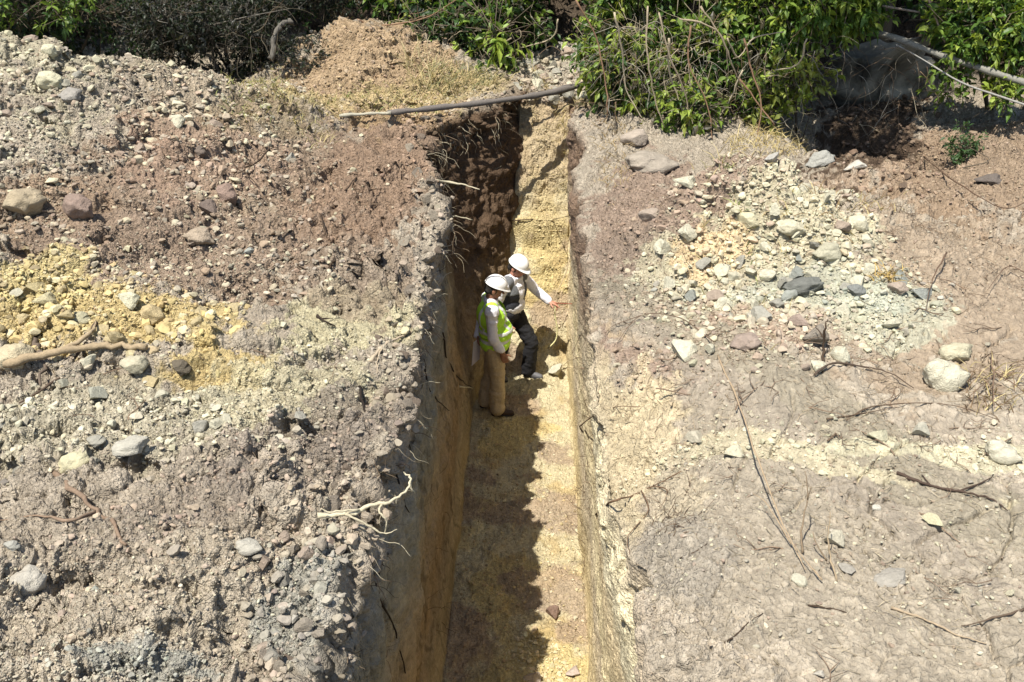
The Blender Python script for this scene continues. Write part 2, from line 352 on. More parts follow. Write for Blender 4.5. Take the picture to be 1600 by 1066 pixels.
# blend kinds across the columns so that no seam opens
ker = np.ones(9)/9
D2 = D.copy()
for cc in (i0, i1, i2, i3):
    lo_, hi_ = cc-9, cc+9
    sub = D[:, lo_-4:hi_+4]; D2[:, lo_:hi_] = np.stack([sub[:, k:k+hi_-lo_] for k in range(9)], 0).mean(0)
P = P+N0*(D2*near)[..., None]
x, y, z = (P[..., i] for i in range(3))
NRM = normals(P)

# ---- look-up from a photo pixel to the place on the ground it shows (a layout aid: all things get true positions)
cp, sp = math.cos(PITCH), math.sin(PITCH)
def project(Q):
    Q = np.asarray(Q); dz = Q[..., 2]-CAM_H; d = Q[..., 1]*cp-dz*sp; up = Q[..., 1]*sp+dz*cp
    return 800+FPX*Q[..., 0]/d, 533-FPX*up/d, d
BW, BH, B0X, B0Y, BS = 1000, 700, -200, -120, 2.0
ib = np.full((BH, BW), -1, np.int64)
u_, v_, d_ = project(P); ok = (d_ > .3)
ui = ((u_-B0X)/BS).astype(int); vi = ((v_-B0Y)/BS).astype(int)
ok &= (ui >= 0) & (ui < BW) & (vi >= 0) & (vi < BH)
idx = np.flatnonzero(ok); order = idx[np.argsort(-d_.ravel()[idx])]
ib[vi.ravel()[order], ui.ravel()[order]] = order
PF = P.reshape(-1, 3); NF_ = NRM.reshape(-1, 3)
def hiti(px, py):
    a = int((px-B0X)/BS); b = int((py-B0Y)/BS); a = min(max(a, 1), BW-2); b = min(max(b, 1), BH-2)
    for r in range(0, 60):
        w = ib[max(0, b-r):b+r+1, max(0, a-r):a+r+1]; w = w[w >= 0]
        if len(w):
            dd = d_.ravel()[w]; return int(w[np.argmin(dd)])
    return 0
def hit(px, py): return PF[hiti(px, py)].copy()
def ray(px, py):
    a = (px-800)/FPX; b = (533-py)/FPX
    return np.array([a, cp+b*sp, -sp+b*cp])
def at_y(px, py, yy): r = ray(px, py); return np.array([0, 0, CAM_H])+r*(yy/r[1])
def at_z(px, py, zz): r = ray(px, py); return np.array([0, 0, CAM_H])+r*((zz-CAM_H)/r[2])

class Blob:
    def __init__(s, px, py, rx, ry):
        s.c = hit(px, py)[:2]; s.a = (hit(px+rx, py)-hit(px-rx, py))[:2]/2; s.b = (hit(px, py-ry)-hit(px, py+ry))[:2]/2
        m = np.array([s.a, s.b]).T
        if abs(np.linalg.det(m)) < 1e-3: m = np.diag([.5, .5])
        s.inv = np.linalg.inv(m)
    def w(s, x, y, nz, soft=.09):
        q = np.stack([x-s.c[0], y-s.c[1]], -1)@s.inv.T; r = np.sqrt((q**2).sum(-1))+nz
        return sm(1+soft, 1-soft, r)
# ---- soil colours, with some shade painted into them
K = .80
def C(r, g, b):
    c = lin((r, g, b)); m = c@np.array([.25, .6, .15]); return (c*.80+m*.20)*K*np.array([.975, 1.0, .935])
col = np.empty(P.shape); n1 = fbm(x, y, z, 1.1, 5); n2 = fbm(x, y, z+9, 3.5, 5); n3 = fbm(x, y, z-4, 11, 4)
base = C(182, 165, 146); col[:] = base
def paint(c, w): col[:] = col*(1-w[..., None])+np.asarray(c)*w[..., None]
paint(C(166, 148, 130), sm(-.1, .5, n2)*.6)
ZB = [  # px, py, rx, ry, colour, strength
 (430, 300, 330, 150, (160,134,112), .95), (600, 260, 130, 90, (160,128,104), .8), (300, 400, 220, 60, (165,140,120), .5),
 (60, 330, 150, 60, (170,140,114), .8), (110, 130, 190, 80, (186,174,146), .75), (250, 200, 60, 40, (160,128,106), .8), (330, 130, 110, 50, (180,158,132), .6), (200, 360, 160, 40, (158,132,112), .7), (330, 250, 150, 60, (174,140,118), .6),
 (180, 500, 230, 62, (206,178,114), .95), (60, 440, 90, 40, (212,188,120), .8), (350, 562, 90, 34, (206,176,106), .85),
 (540, 500, 110, 50, (206,192,150), .8), (470, 620, 170, 50, (202,188,150), .7), (150, 650, 200, 60, (192,180,152), .6),
 (460, 710, 210, 55, (146,130,118), .8), (560, 430, 90, 60, (158,134,114), .7), (210, 800, 220, 70, (172,154,136), .5), (260, 930, 330, 110, (190,172,150), .6),
 (480, 960, 80, 110, (160,158,150), .7), (200, 1035, 120, 30, (150,152,148), .6), (440, 740, 60, 60, (188,170,150), .5),
 (1050, 330, 140, 140, (160,132,114), .85), (1020, 430, 110, 80, (150,128,112), .7), (1500, 420, 200, 130, (170,147,124), .95), (1400, 320, 140, 60, (180,150,124), .8),
 (1520, 250, 160, 70, (164,136,110), .9), (1350, 235, 90, 80, (92,72,56), .95),  # second entry: the gully's deep shade put into the soil colour
 (1200, 330, 150, 75, (204,190,158), .9), (1190, 420, 210, 90, (194,180,150), .85), (1110, 385, 60, 40, (224,192,144), .9), (1390, 490, 90, 60, (190,184,160), .8),
 (1270, 455, 170, 30, (176,178,162), .6), (1180, 510, 120, 34, (188,160,138), .6), (1000, 500, 70, 40, (206,180,140), .5),
 (1350, 860, 420, 200, (170,154,135), .95), (1230, 590, 330, 50, (160,146,126), .9), (1200, 640, 300, 36, (164,148,132), .7), (1190, 690, 240, 20, (198,182,150), .85), (1560, 710, 110, 24, (206,194,162), .85), (1400, 700, 120, 12, (212,200,166), .7),
 (1000, 660, 50, 100, (214,190,152), .85), (1030, 760, 60, 60, (200,180,150), .6), (1060, 870, 70, 60, (164,152,140), .5),
 (580, 110, 140, 65, (186,152,112), .85), (640, 165, 190, 18, (194,168,112), .7), (890, 160, 100, 30, (166,140,116), .8), (880, 110, 70, 36, (190,176,158), .7),
 (120, 55, 180, 26, (120,108,98), .8), (420, 180, 90, 40, (150,128,96), .6)]  # first entry: tree shade on the left crest, painted as darker soil
open_g = (zone == 0)
for (a, b, c, d, cc, s) in ZB: paint(C(*cc), Blob(a, b, c, d).w(x, y, .55*n2+.45*n3+.2*(RV[h3((x*14).astype(int), (y*14).astype(int), 5)]-.5))*s*open_g)
erx = x-np.interp(y, ys, rimR(ys)); fl = gauss(y, y*0, 5.25, 0, .75, 1); paint(C(204, 182, 144), sm(1.2, .8, erx/(.002+.36*fl)+.6*n2+.4*n3)*sm(.05, .3, fl)*open_g*(x > 0)*.8)
paint(C(88, 72, 58), sm(.25, .8, y-(14.6-1.6*sm(1.0, 3.0, x)-.6*sm(4.5, 7, x)+.6*sm(-3, -5, x))+.3*n2)*open_g*.95)  # bank darkened: shade under the trees put into the soil colour
# trench strata: layers that lie level along the walls; the right copy is lightened as sunlit
zz = z+.16*fbm(x, y*.5, z*0, 1.1, 3)+.04*n3
def strata(zz, keys):
    ks = np.array([k[0] for k in keys]); cs = np.array([C(*k[1]) for k in keys])
    return np.stack([np.interp(zz, ks, cs[:, i]) for i in range(3)], -1)
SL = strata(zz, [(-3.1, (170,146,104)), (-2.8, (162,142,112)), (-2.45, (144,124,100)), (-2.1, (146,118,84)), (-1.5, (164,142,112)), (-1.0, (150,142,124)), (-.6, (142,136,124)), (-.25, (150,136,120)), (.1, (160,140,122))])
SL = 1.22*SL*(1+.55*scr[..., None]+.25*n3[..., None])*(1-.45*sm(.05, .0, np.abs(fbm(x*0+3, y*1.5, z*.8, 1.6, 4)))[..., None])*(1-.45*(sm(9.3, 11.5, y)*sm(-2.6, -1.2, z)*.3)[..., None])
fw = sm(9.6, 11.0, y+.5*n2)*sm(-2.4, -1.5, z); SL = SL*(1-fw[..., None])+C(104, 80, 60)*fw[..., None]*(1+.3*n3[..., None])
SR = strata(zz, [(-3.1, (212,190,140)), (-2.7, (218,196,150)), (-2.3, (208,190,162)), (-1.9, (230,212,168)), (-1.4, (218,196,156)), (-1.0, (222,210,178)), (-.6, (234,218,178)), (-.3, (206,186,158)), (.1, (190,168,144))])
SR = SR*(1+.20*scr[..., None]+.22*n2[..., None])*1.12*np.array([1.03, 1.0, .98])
rd = sm(6.2, 8.0, y)*sm(-1.5, -.5, z); SR = SR*(1-rd[..., None])+C(150, 120, 98)*rd[..., None]
FLC = np.empty(P.shape); FLC[:] = C(210, 192, 152)
def pf(c, w):
    FLC[:] = FLC*(1-w[..., None])+C(*c)*w[..., None]
pf((214,188,124), sm(.0, .12, fbm(x, y, z, 1.3, 5))); pf((196,164,104), sm(.05, .4, fbm(x, y, z+5, 3.1, 4))*.7)
pf((222,208,170), sm(.0, .4, fbm(x, y, z+11, 2.4, 4))*.8); pf((176,148,126), sm(.05, .2, fbm(x, y, z+21, 1.9, 5))*.75)
up = sm(-2.2, -.9, z); pf((204,184,142), up*.5); pf((196,168,132), sm(-1.5, -.7, z+.5*n2)*.7); pf((176,148,118), sm(-.5, .1, z+.3*n2)*.75)
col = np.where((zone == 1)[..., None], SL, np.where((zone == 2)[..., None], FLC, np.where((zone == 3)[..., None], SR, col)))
for cc in (i0, i1, i2, i3):
    lo_, hi_ = cc-7, cc+7; sub = col[:, lo_-4:hi_+4]; col[:, lo_:hi_] = np.stack([sub[:, k:k+hi_-lo_] for k in range(9)], 0).mean(0)
pale = np.where(zone == 0, sm(.55, .9, RV[((x*16).astype(int)*31+(y*16).astype(int)*17) & 4095])*0, 0)
cv = (.88+.24*sm(.0, .6, c2*.6+c3*.4))*(1+.10*n3)  # clod tops lightened, the gaps between them shaded in the colour
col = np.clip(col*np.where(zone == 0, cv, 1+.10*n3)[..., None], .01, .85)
ii = np.arange(NR-1)[:, None]*NC+np.arange(NC-1)[None]
FQ = np.stack([ii, ii+1, ii+NC+1, ii+NC], -1).reshape(-1, 4)
ground = link('ground', make_mesh('ground', PF, FQ, col.reshape(-1, 3)), M_SOIL, kind='structure')
gr_ = np.where(zone == 0, 1-.55*smoothR-.35*sm(.9, 1.6, x)*sm(10, 8, y)*(1-smoothR), np.where(zone == 2, .9, .7)).astype(np.float32)
ga_ = ground.data.attributes.new('grain', 'FLOAT', 'POINT'); ga_.data.foreach_set('value', gr_.ravel())
COLF = col.reshape(-1, 3); ZF = zone.ravel()
ar = np.linalg.norm(np.cross(np.gradient(P, axis=0), np.gradient(P, axis=1)), axis=-1).ravel()
ar *= ((PF[:, 1] > 2.4) & (PF[:, 1] < 16.4) & (np.abs(PF[:, 0]) < 9))
XF, YF, ZZF = PF[:, 0], PF[:, 1], PF[:, 2]

# ------------------------------------------------------------------ stones
STONES2 = [stone(2, 10, .05, s) for s in range(14)]
STONES1 = [stone(1, 7, .05, 50+s) for s in range(14)]
STONES0 = [stone(0, 2, .05, 90+s) for s in range(8)]
def rotmats(n):
    q = rng.normal(size=(n, 4)); q /= np.linalg.norm(q, axis=1)[:, None]; a, b, c, d = q.T
    return np.stack([1-2*(c*c+d*d), 2*(b*c-a*d), 2*(b*d+a*c), 2*(b*c+a*d), 1-2*(b*b+d*d), 2*(c*d-a*b), 2*(b*d-a*c), 2*(c*d+a*b), 1-2*(b*b+c*c)], -1).reshape(n, 3, 3)
def scatter(acc, idxs, rad, cols, bank, flat=.75, sink=.42):
    k = rng.integers(0, len(bank), len(idxs))
    for b in range(len(bank)):
        m = np.flatnonzero(k == b)
        if not len(m): continue
        v, f = bank[b]; n = len(m); Rm = rotmats(n)
        q = np.einsum('nij,vj->nvi', Rm, v)*rad[m][:, None, None]*rng.uniform(.8, 1.2, (n, 1, 3)); q[..., 2] *= flat
        pos = PF[idxs[m]]+NF_[idxs[m]]*(rad[m]*(1-sink)*flat*.7)[:, None]+rng.normal(size=(n, 3))*rad[m][:, None]*.1
        q += pos[:, None]
        ff = f[None]+(np.arange(n)*len(v))[:, None, None]
        acc.add(q.reshape(-1, 3), ff.reshape(-1, 3), np.repeat(cols[m], len(v), 0))
nzv = (.45*fbm(XF, YF, ZZF, 3.1, 3)).astype(np.float32)
CREAM, GREY, OCH, BRN, PINK, BLUE = (224,213,180), (182,174,158), (216,188,122), (160,132,110), (188,160,138), (172,174,164)
SZ = [  # px,py,rx,ry, density, rmin, rmax, palette, allowed-zone
 (120,150,230,105, 1.0,.020,.085,[CREAM,CREAM,GREY,PINK],0), (350,140,130,70,.6,.015,.06,[CREAM,GREY,PINK],0), (330,270,300,110,.20,.012,.055,[GREY,BRN,CREAM,BRN],0),
 (40,270,100,90,.7,.015,.06,[CREAM,GREY],0), (170,490,230,62,.75,.012,.070,[OCH,OCH,CREAM],0), (90,440,130,40,.8,.02,.07,[OCH,CREAM],0), (330,420,230,60,.6,.012,.05,[GREY,BRN,CREAM],0),
 (160,655,240,60,.45,.010,.055,[CREAM,CREAM,GREY],0), (470,610,200,70,.5,.008,.03,[CREAM,GREY],0), (330,790,330,90,.3,.006,.03,[PINK,PINK],0),
 (470,950,100,130,.5,.010,.055,[(176,158,138),(150,142,130),PINK],0), (150,1030,180,40,.8,.008,.025,[BLUE,GREY],0), (200,930,300,120,.25,.005,.016,[GREY,CREAM],0),
 (1200,340,175,95,1.3,.018,.070,[CREAM,CREAM,CREAM,PINK],0), (1260,440,210,75,1.0,.015,.06,[CREAM,CREAM,BLUE,GREY],0), (1160,500,170,50,.6,.012,.05,[CREAM,PINK,PINK],0), (1400,480,90,60,.6,.012,.05,[GREY,BLUE,CREAM],0),
 (1180,680,200,36,.6,.008,.035,[CREAM,CREAM],0), (1560,700,80,40,.7,.01,.04,[CREAM],0), (1350,820,330,180,.16,.004,.022,[CREAM,GREY,BRN],0), (1080,300,120,110,.4,.012,.04,[BRN,PINK,BRN],0),
 (870,110,62,38,2.4,.05,.15,[CREAM,PINK,GREY,GREY],0), (580,110,150,65,.8,.012,.045,[(190,160,120),PINK],0), (1390,240,110,90,.8,.015,.06,[BRN,(140,112,90)],0),
 (1530,240,110,70,.35,.012,.035,[PINK,BRN],0), (1480,400,190,110,.12,.01,.03,[PINK,GREY],0), (700,160,100,24,.5,.012,.05,[PINK,GREY],0), (60,60,160,24,.7,.02,.05,[(130,118,106)],0),  # last entry: stones darkened to go with the painted shade on the crest
 (900,170,90,40,.9,.015,.05,[BRN,PINK],0), (860,880,90,260,.35,.008,.030,[(222,200,150),OCH,CREAM],2), (860,1040,70,40,2.0,.015,.05,[(222,200,170),CREAM],2), (850,300,60,140,.5,.012,.035,[(214,194,150)],2),
 (760,900,80,260,.5,.008,.03,[(170,140,110),(150,130,110)],2)]
rub, peb = Acc(), Acc()
BIG = {}
def pal(p, ix, mix=.5):
    c = np.array([C(*q) for q in p])[rng.integers(0, len(p), len(ix))]
    c = c*(1-mix)+COLF[ix]*mix
    return c*rng.uniform(.78, 1.15, (len(ix), 1))*rng.uniform(.97, 1.03, (len(ix), 3))
for zi, (a, b, c, d, dens, r0, r1, p, zn) in enumerate(SZ):
    B = Blob(a, b, c, d); w = B.w(XF, YF, nzv, .3)*ar*(ZF == zn)
    A = w.sum()
    if A <= 0: continue
    rm = r0*1.6; n = int(min(3600, dens*A*.30/(math.pi*rm*rm))); pr = w/A
    ix = rng.choice(len(XF), n, p=pr); rad = r0+(r1*.75-r0)*rng.random(n)**2.8
    scatter(rub, ix, rad, pal(p, ix), STONES1)
    n2_ = int(min(3500, dens*A*.25/(math.pi*(r0*.6)**2))); ix = rng.choice(len(XF), n2_, p=pr)
    scatter(peb, ix, r0*rng.uniform(.3, .8, n2_), pal(p, ix, .7), STONES0)
    BIG[zi] = (pr, r1, p)
# the torn left rim: clods, and loose crumbs everywhere
w = ar*((ZF == 0)*np.exp(-((XF-np.interp(YF, ys, rimL(ys)))/.22)**2)*(XF < .3) + (ZF == 1)*sm(-.55, -.05, ZZF)*.5)*(YF < 13)
n = 1900; ix = rng.choice(len(XF), n, p=w/w.sum()); scatter(rub, ix, .010+.034*rng.random(n)**3, pal([BRN, PINK, (140,122,104)], ix, .85), STONES1)
w = ar*(ZF == 0)*(1-.8*sm(.3, 1.5, XF)*sm(7.4, 6.2, YF))*(YF < 13.5)/(.6+.3*YF)
n = 9000; ix = rng.choice(len(XF), n, p=w/w.sum()); scatter(peb, ix, .004+.010*rng.random(n)**2*(.5+YF[ix]/8), pal([PINK, GREY, CREAM], ix, .75), STONES0)
link('rubble', rub.mesh('rubble', smooth=False), M_RUB, kind='stuff'); link('pebbles', peb.mesh('pebbles', smooth=False), M_RUB, kind='stuff')
RM = [make_mesh('rock', v, f, smooth=False) for v, f in STONES2]
SM_ = [stone(3, 7, .09, 200+s, .70) for s in range(8)]
RM3 = [make_mesh('boulder', v, f, smooth=True) for v, f in SM_]
for m in RM+RM3: m.materials.append(M_ROCK)
def rock(pos, r, c, label, cat='rock', group=None, name='rock', mesh=None, flat=.75, rot=None, asp=(1, 1)):
    m = mesh or RM[rng.integers(0, len(RM))]
    o = bpy.data.objects.new(name, m); COL.objects.link(o)
    o.location = pos; o.rotation_euler = rot or (rng.uniform(-.4, .4), rng.uniform(-.4, .4), rng.uniform(0, 6.28))
    o.scale = (r*asp[0], r*asp[1], r*flat); cc = C(*c)*rng.uniform(.90, 1.04); cc = cc*.78+cc.mean()*.22*np.array([1.06, 1.0, .90]); o.color = (*cc, 1)
    return tag(o, label, cat, group)
HR = [  # px,py (centre), photo width px, colour, flat, label
 (46,912,62,(206,194,178),.85,'whitish grey angular rock alone on bare grey soil, casting a dark shadow'),
 (118,722,58,(224,210,158),.7,'square pale yellow rock at the lower edge of the cream rubble'),
 (24,556,70,(222,198,150),.7,'large smooth tan rock just above the weathered log'),
 (8,762,40,(150,136,124),.9,'dark brown boulder with a long shadow at the left margin'),
 (206,697,52,(206,196,178),.55,'flat pale grey stone below the ochre soil'),
 (152,690,34,(190,182,164),.6,'small flat stone beside the flat pale grey stone'),
 (100,600,30,(180,174,150),.7,'small grey green stone under the crossed dark roots'),
 (202,470,32,(226,216,176),.85,'cream rounded stone at the top of the ochre soil'),
 (238,496,46,(216,184,116),1.0,'tall ochre clod standing in the ochre soil'),
 (125,500,36,(208,196,150),.8,'pale stone on the left part of the ochre soil'),
 (70,472,36,(214,196,140),.9,'yellowish stone at the left of the ochre soil'),
 (58,448,30,(214,188,118),.8,'small ochre stone above the yellowish stone'),
 (285,578,34,(128,112,90),.95,'dark brown upright clod below the ochre soil'),
 (215,570,46,(210,196,160),.8,'cream stone shaded by the end of the weathered log'),
 (150,615,40,(186,182,160),.7,'grey green stone beneath the weathered log'),
 (388,394,28,(182,184,176),.75,'small bluish grey stone on brown soil left of the trench'),
 (310,372,52,(198,170,140),.6,'wide low brownish stone on the brown heap'),
 (300,378,30,(170,146,126),.6,'brown stone tucked under the wide low brownish stone'),
 (205,423,22,(196,156,110),.8,'small orange brown stone above the ochre soil'),
 (312,240,22,(146,124,110),1.1,'dark brown clod standing on the upper brown slope'),
 (326,330,26,(140,116,104),1.1,'brown clod standing in the middle of the brown slope'),
 (352,306,40,(170,134,116),1.1,'tall reddish clod casting a shadow on the brown slope'),
 (120,325,50,(166,134,118),1.0,'large reddish brown clod on the left slope'),
 (76,128,44,(218,208,166),.85,'biggest cream rock in the rubble on top of the left heap'),
 (74,80,26,(222,212,172),.9,'cream rock perched on the crest of the left heap'),
 (112,146,44,(174,164,156),.5,'flat grey slab in the rubble of the left heap'),
 (160,148,26,(176,166,152),.8,'grey stone right of the flat grey slab'),
 (28,135,40,(206,198,170),.7,'rounded cream rock in the far left rubble'),
 (228,118,24,(224,212,180),.5,'thin cream slab on reddish soil near the heap crest'),
 (280,92,34,(190,182,168),.9,'grey rock on the right end of the heap crest'),
 (40,315,66,(200,174,134),.7,'broad tan rock at the left margin above the ochre soil'),
 (434,905,36,(200,184,164),.7,'rounded beige stone near the slumped trench edge'),
 (386,852,50,(196,186,170),.55,'flat beige stone above the slumped trench edge'),
 (270,862,34,(188,170,150),.7,'rounded soil coloured stone on the lower left ground'),
 (146,925,36,(190,192,176),.6,'small greenish grey stones clump right of the whitish rock'),
 (18,855,24,(196,190,178),.9,'small pale stone with a shadow above the whitish rock'),
 (1468,590,72,(222,210,178),.95,'big rounded cream boulder on the right bank'),
 (1492,550,52,(220,206,164),.7,'cream rock leaning behind the big rounded boulder'),
 (1336,350,32,(228,216,180),1.0,'bright cream rock at the top right of the pale mound'),
 (1168,346,34,(228,212,162),.9,'yellow cream rock high on the pale mound'),
 (1230,355,44,(222,208,170),.7,'wide cream rock below the mound top'),
 (1252,446,58,(128,128,122),.6,'dark blue grey rock in the middle of the pale mound'),
 (1336,452,30,(142,144,142),.8,'small blue grey rock right of the dark one on the mound'),
 (1440,456,34,(176,178,172),.8,'angular grey stone at the right foot of the mound'),
 (1400,450,30,(190,164,144),.8,'pinkish stone at the right foot of the mound'),
 (1246,500,38,(196,164,146),.6,'pinkish stone at the lower edge of the mound'),
 (1268,528,40,(158,142,126),1.1,'brown wedge shaped rock standing below the mound'),
 (1165,534,50,(190,160,142),.6,'broad pink stone at the front foot of the mound'),
 (1292,396,50,(206,196,162),.7,'broad cream rock on the right flank of the mound'),
 (1370,676,34,(226,214,172),.7,'pale yellow stone on the pale band of soil'),
 (1436,672,30,(216,206,182),.8,'cream stone right of the pale yellow stone'),
 (1560,705,60,(222,210,180),.7,'cream rock cluster piece at the right margin'),
 (1302,840,34,(216,202,172),.8,'cream stone on the grey clay beside upright twigs'),
 (1454,808,40,(222,210,160),.6,'yellow cream stone on the grey clay right of the twigs'),
 (1368,792,15,(232,222,204),.8,'tiny white stone on the grey clay'),
 (1390,898,58,(186,174,160),.35,'flat oval slab sunk in the grey clay'),
 (1320,886,36,(184,172,158),.35,'round slab sunk in the clay left of the flat oval slab'),
 (1246,904,28,(216,206,176),.6,'small cream stone at the foot of the leaning sapling'),
 (1577,928,18,(222,208,168),.9,'small yellow stone at the lower right'),
 (1496,922,14,(222,210,180),.9,'tiny cream stone left of the small yellow stone'),
 (1278,1052,16,(228,214,196),.9,'small white stone at the bottom of the clay'),
 (1085,680,40,(222,206,176),.6,'cream stone at the left end of the pale band'),
 (1140,702,32,(228,214,176),.6,'bright cream stone on the pale band'),
 (992,218,46,(186,164,146),.8,'brown grey boulder beside the trench below the vines'),
 (1010,250,90,(176,158,140),.4,'broad flat slab beside the trench below the vines'),
 (1020,337,40,(190,164,144),.7,'reddish rock between trench and pale mound'),
 (1330,262,36,(224,212,196),.6,'white stone at the edge of the gully'),
 (1285,248,50,(180,176,168),.5,'grey slab at the head of the gully'),
 (1205,250,28,(200,192,184),.8,'pale grey stone in dry grass'),
 (1540,278,40,(128,112,104),.5,'dark flat stone on the brown terrace'),
 (866,582,32,(224,212,184),.8,'rounded pale rock on the trench floor by the forward shoe'),
 (895,1050,34,(214,186,170),.7,'pinkish rock on the trench floor at the bottom'),
 (835,1056,30,(206,180,160),.7,'brown pink rock on the trench floor near the shadow edge'),
 (862,955,22,(170,130,110),1.1,'reddish upright clod on the trench floor'),
]
for (px, py, wpx, c, fl, lab) in HR:
    i = hiti(px, py+wpx*.15); p = PF[i]; dd = d_.ravel()[i]; r = wpx/FPX*dd*.52
    big_ = wpx > 40
    rock(p+np.array([0, 0, r*fl*.45]), r, c, lab, name='boulder' if wpx > 55 else 'rock', mesh=(RM3 if big_ else RM)[rng.integers(0, 8)], flat=fl, asp=(1.08, .85), rot=(rng.uniform(-.25, .25), rng.uniform(-.25, .25), rng.uniform(-.4, .4)))
AUTO = {0: (58,'pale rubble stone among many on top of the left heap','rubble stones on the left heap'), 4: (26,'ochre rubble stone among many in the ochre soil','ochre rubble stones'),
 7: (20,'cream rubble stone among many below the weathered log','cream rubble stones'), 10: (14,'soil coloured rubble clod on the slumped lower left edge','clods on the slumped edge'),
 13: (42,'cream rubble stone among many on the pale right mound','rubble stones on the pale mound'), 14: (22,'mixed grey and cream rubble stone on the front of the right mound','rubble stones at the mound front'),
 21: (30,'pale quarried rubble stone in the pile beyond the trench end','stones of the pile beyond the trench'), 23: (12,'brown clod lying around the gully','clods around the gully')}
for zi, (n, lab, grp) in AUTO.items():
    pr, r1, p = BIG[zi]
    for i in rng.choice(len(XF), n, p=pr):
        r = r1*rng.uniform(.62, 1.1)*(1.35 if zi in (13, 14) else 1); cc = p[rng.integers(0, len(p))]
        rock(PF[i]+np.array([0, 0, r*.3]), r, cc, lab, group=grp, flat=rng.uniform(.6, .95), asp=(1, rng.uniform(.7, 1)))
rimw = ar*(ZF == 0)*np.exp(-((XF-np.interp(YF, ys, rimL(ys))+.06)/.10)**2)*(XF < .3)*(YF < 12)
for i in rng.choice(len(XF), 60, p=rimw/rimw.sum()):
    r = rng.uniform(.03, .075); rock(PF[i]+np.array([0, 0, r*.1]), r, tuple(np.array([(150,132,114),(168,150,128),(136,114,96)][rng.integers(0, 3)])), 'earthy clod on the torn left edge of the trench', cat='clod', name='clod', group='clods along the left trench edge', flat=rng.uniform(.7, 1.1))
# limestone outcrop in the shade behind the gully
v, f = stone(5, 26, .10, 77); v = v*np.array([1.15, .6, .95])
v = v*(1+.10*ridged(v[:, 0], v[:, 1], v[:, 2], 3.4, 6)[:, None]+.26*fbm(v[:, 0], v[:, 1], v[:, 2], 2.6, 6)[:, None])
lc = C(150,142,130)*(.35+.9*sm(-.3, .5, ridged(v[:, 0]+3, v[:, 1], v[:, 2], 4.5, 4)))[:, None]*(.5+.6*sm(-.3, .4, fbm(v[:, 0], v[:, 1], v[:, 2], 4, 4)))[:, None]  # shaded pits and dim patches are put into the colour
link('rock_outcrop', make_mesh('rock_outcrop', v, f, lc), M_RUB, label='pitted pale grey limestone outcrop in shade behind the gully', cat='rock outcrop', loc=at_y(1345, 125, 12.7))

# ------------------------------------------------------------------ roots, sticks, pole, cables
def wline(pts, lift):
    out = []
    for q in pts:
        if len(q) == 2: p = hit(*q)+np.array([0, 0, lift])
        elif q[2] == 'z': p = at_z(q[0], q[1], q[3])
        else: p = at_y(q[0], q[1], q[3])
        out.append(p)
    return np.array(out)
DARK, PALE, TAN, GRW, REDB = C(84,66,52), C(206,190,158), C(176,142,104), C(150,136,120), C(150,88,62)
def root(pts, r, c, label, branches=(), cat='root', name='root', r1=None, lift=None, jit=.35, group=None):
    lift = r*.7 if lift is None else lift
    P0 = spline(wline(pts, lift), 5); P0 = P0+rng.normal(size=P0.shape)*r*jit*np.array([1, 1, .5])
    org = P0[0].copy(); a = Acc(); tube(a, P0-org, r, r*.35 if r1 is None else r1, 7, c*rng.uniform(.85, 1.1), .14)
    o = link(name, a.mesh(name), M_WOOD, None, label, cat, group, None, org)
    for b in branches:
        P1 = spline(wline(b, lift), 5); a = Acc(); tube(a, P1-org+rng.normal(size=P1.shape)*r*.2, r*.6, r*.2, 6, c, .14)
        link('side_branch', a.mesh('side_branch'), M_WOOD, o)
    return o
Zc = lambda px, py, zz: (px, py, 'z', zz)
Yc = lambda px, py, yy: (px, py, 'y', yy)
root([Yc(495,806,4.0),Yc(545,803,4.02),Yc(578,790,4.05),Yc(612,782,4.1),Yc(636,764,4.15),Yc(641,748,4.2),Yc(630,738,4.25)], .012, PALE, 'pale forked root reaching over the trench from the left edge',
     [[Yc(600,785,4.08),Yc(592,798,4.04),Yc(604,815,4.02),Yc(601,834,4.02)], [Yc(540,803,4.0),Yc(566,816,4.0),Yc(598,833,4.0),Yc(620,829,4.0)], [Yc(560,796,4.02),Yc(520,800,3.98),Yc(500,796,3.97)], [Yc(640,755,4.2),Yc(648,772,4.2)]])
root([(578,565),(600,540),Zc(630,524,.03),Zc(662,512,.0)], .013, C(196,172,144), 'stout tan root end sticking out over the left trench edge', [[(600,540),(590,560),(588,585)]])
root([(660,283),Zc(690,284,-.05),Zc(722,288,-.1),Zc(748,296,-.15)], .016, PALE, 'cream root stub across the upper left trench edge')
root([Zc(690,342,-.2),Zc(712,338,-.25),Zc(738,344,-.3)], .011, PALE, 'thin cream root stub below the upper one')
root([Zc(640,505,-.1),Zc(665,500,-.15),Zc(690,512,-.3)], .007, C(200,180,150), 'thin root curling from the middle of the left edge')
root([(0,580),(40,570),(90,558),(150,553),(200,552),(232,548)], .030, C(176,150,116), 'long weathered log lying across the ochre rubble', [[(90,560),(140,535),(150,512)]], cat='log', name='log', r1=.018, lift=.05)
root([(152,510),(128,548),(105,585),(70,612),(30,636)], .016, C(100,80,66), 'dark crooked root crossing the weathered log', lift=.03)
root([(44,528),(60,548),(66,575),(62,612)], .022, C(120,102,88), 'thick short dark root under the weathered log', lift=.02)
root([(84,740),(118,770),(150,800),(178,822),(192,850)], .018, C(150,122,100), 'brown root half buried in the lower left soil', [[(150,800),(110,812),(60,806),(0,812)]], lift=.008)
root([(468,282),(488,312),(502,345),(514,376)], .012, DARK, 'dark curved stick on the brown soil left of the trench', lift=.02)
root([(506,448),(516,420),(530,404),(556,404),(566,410)], .012, DARK, 'dark hooked stick on the pale brown soil', [[(516,420),(524,396)]], lift=.02)
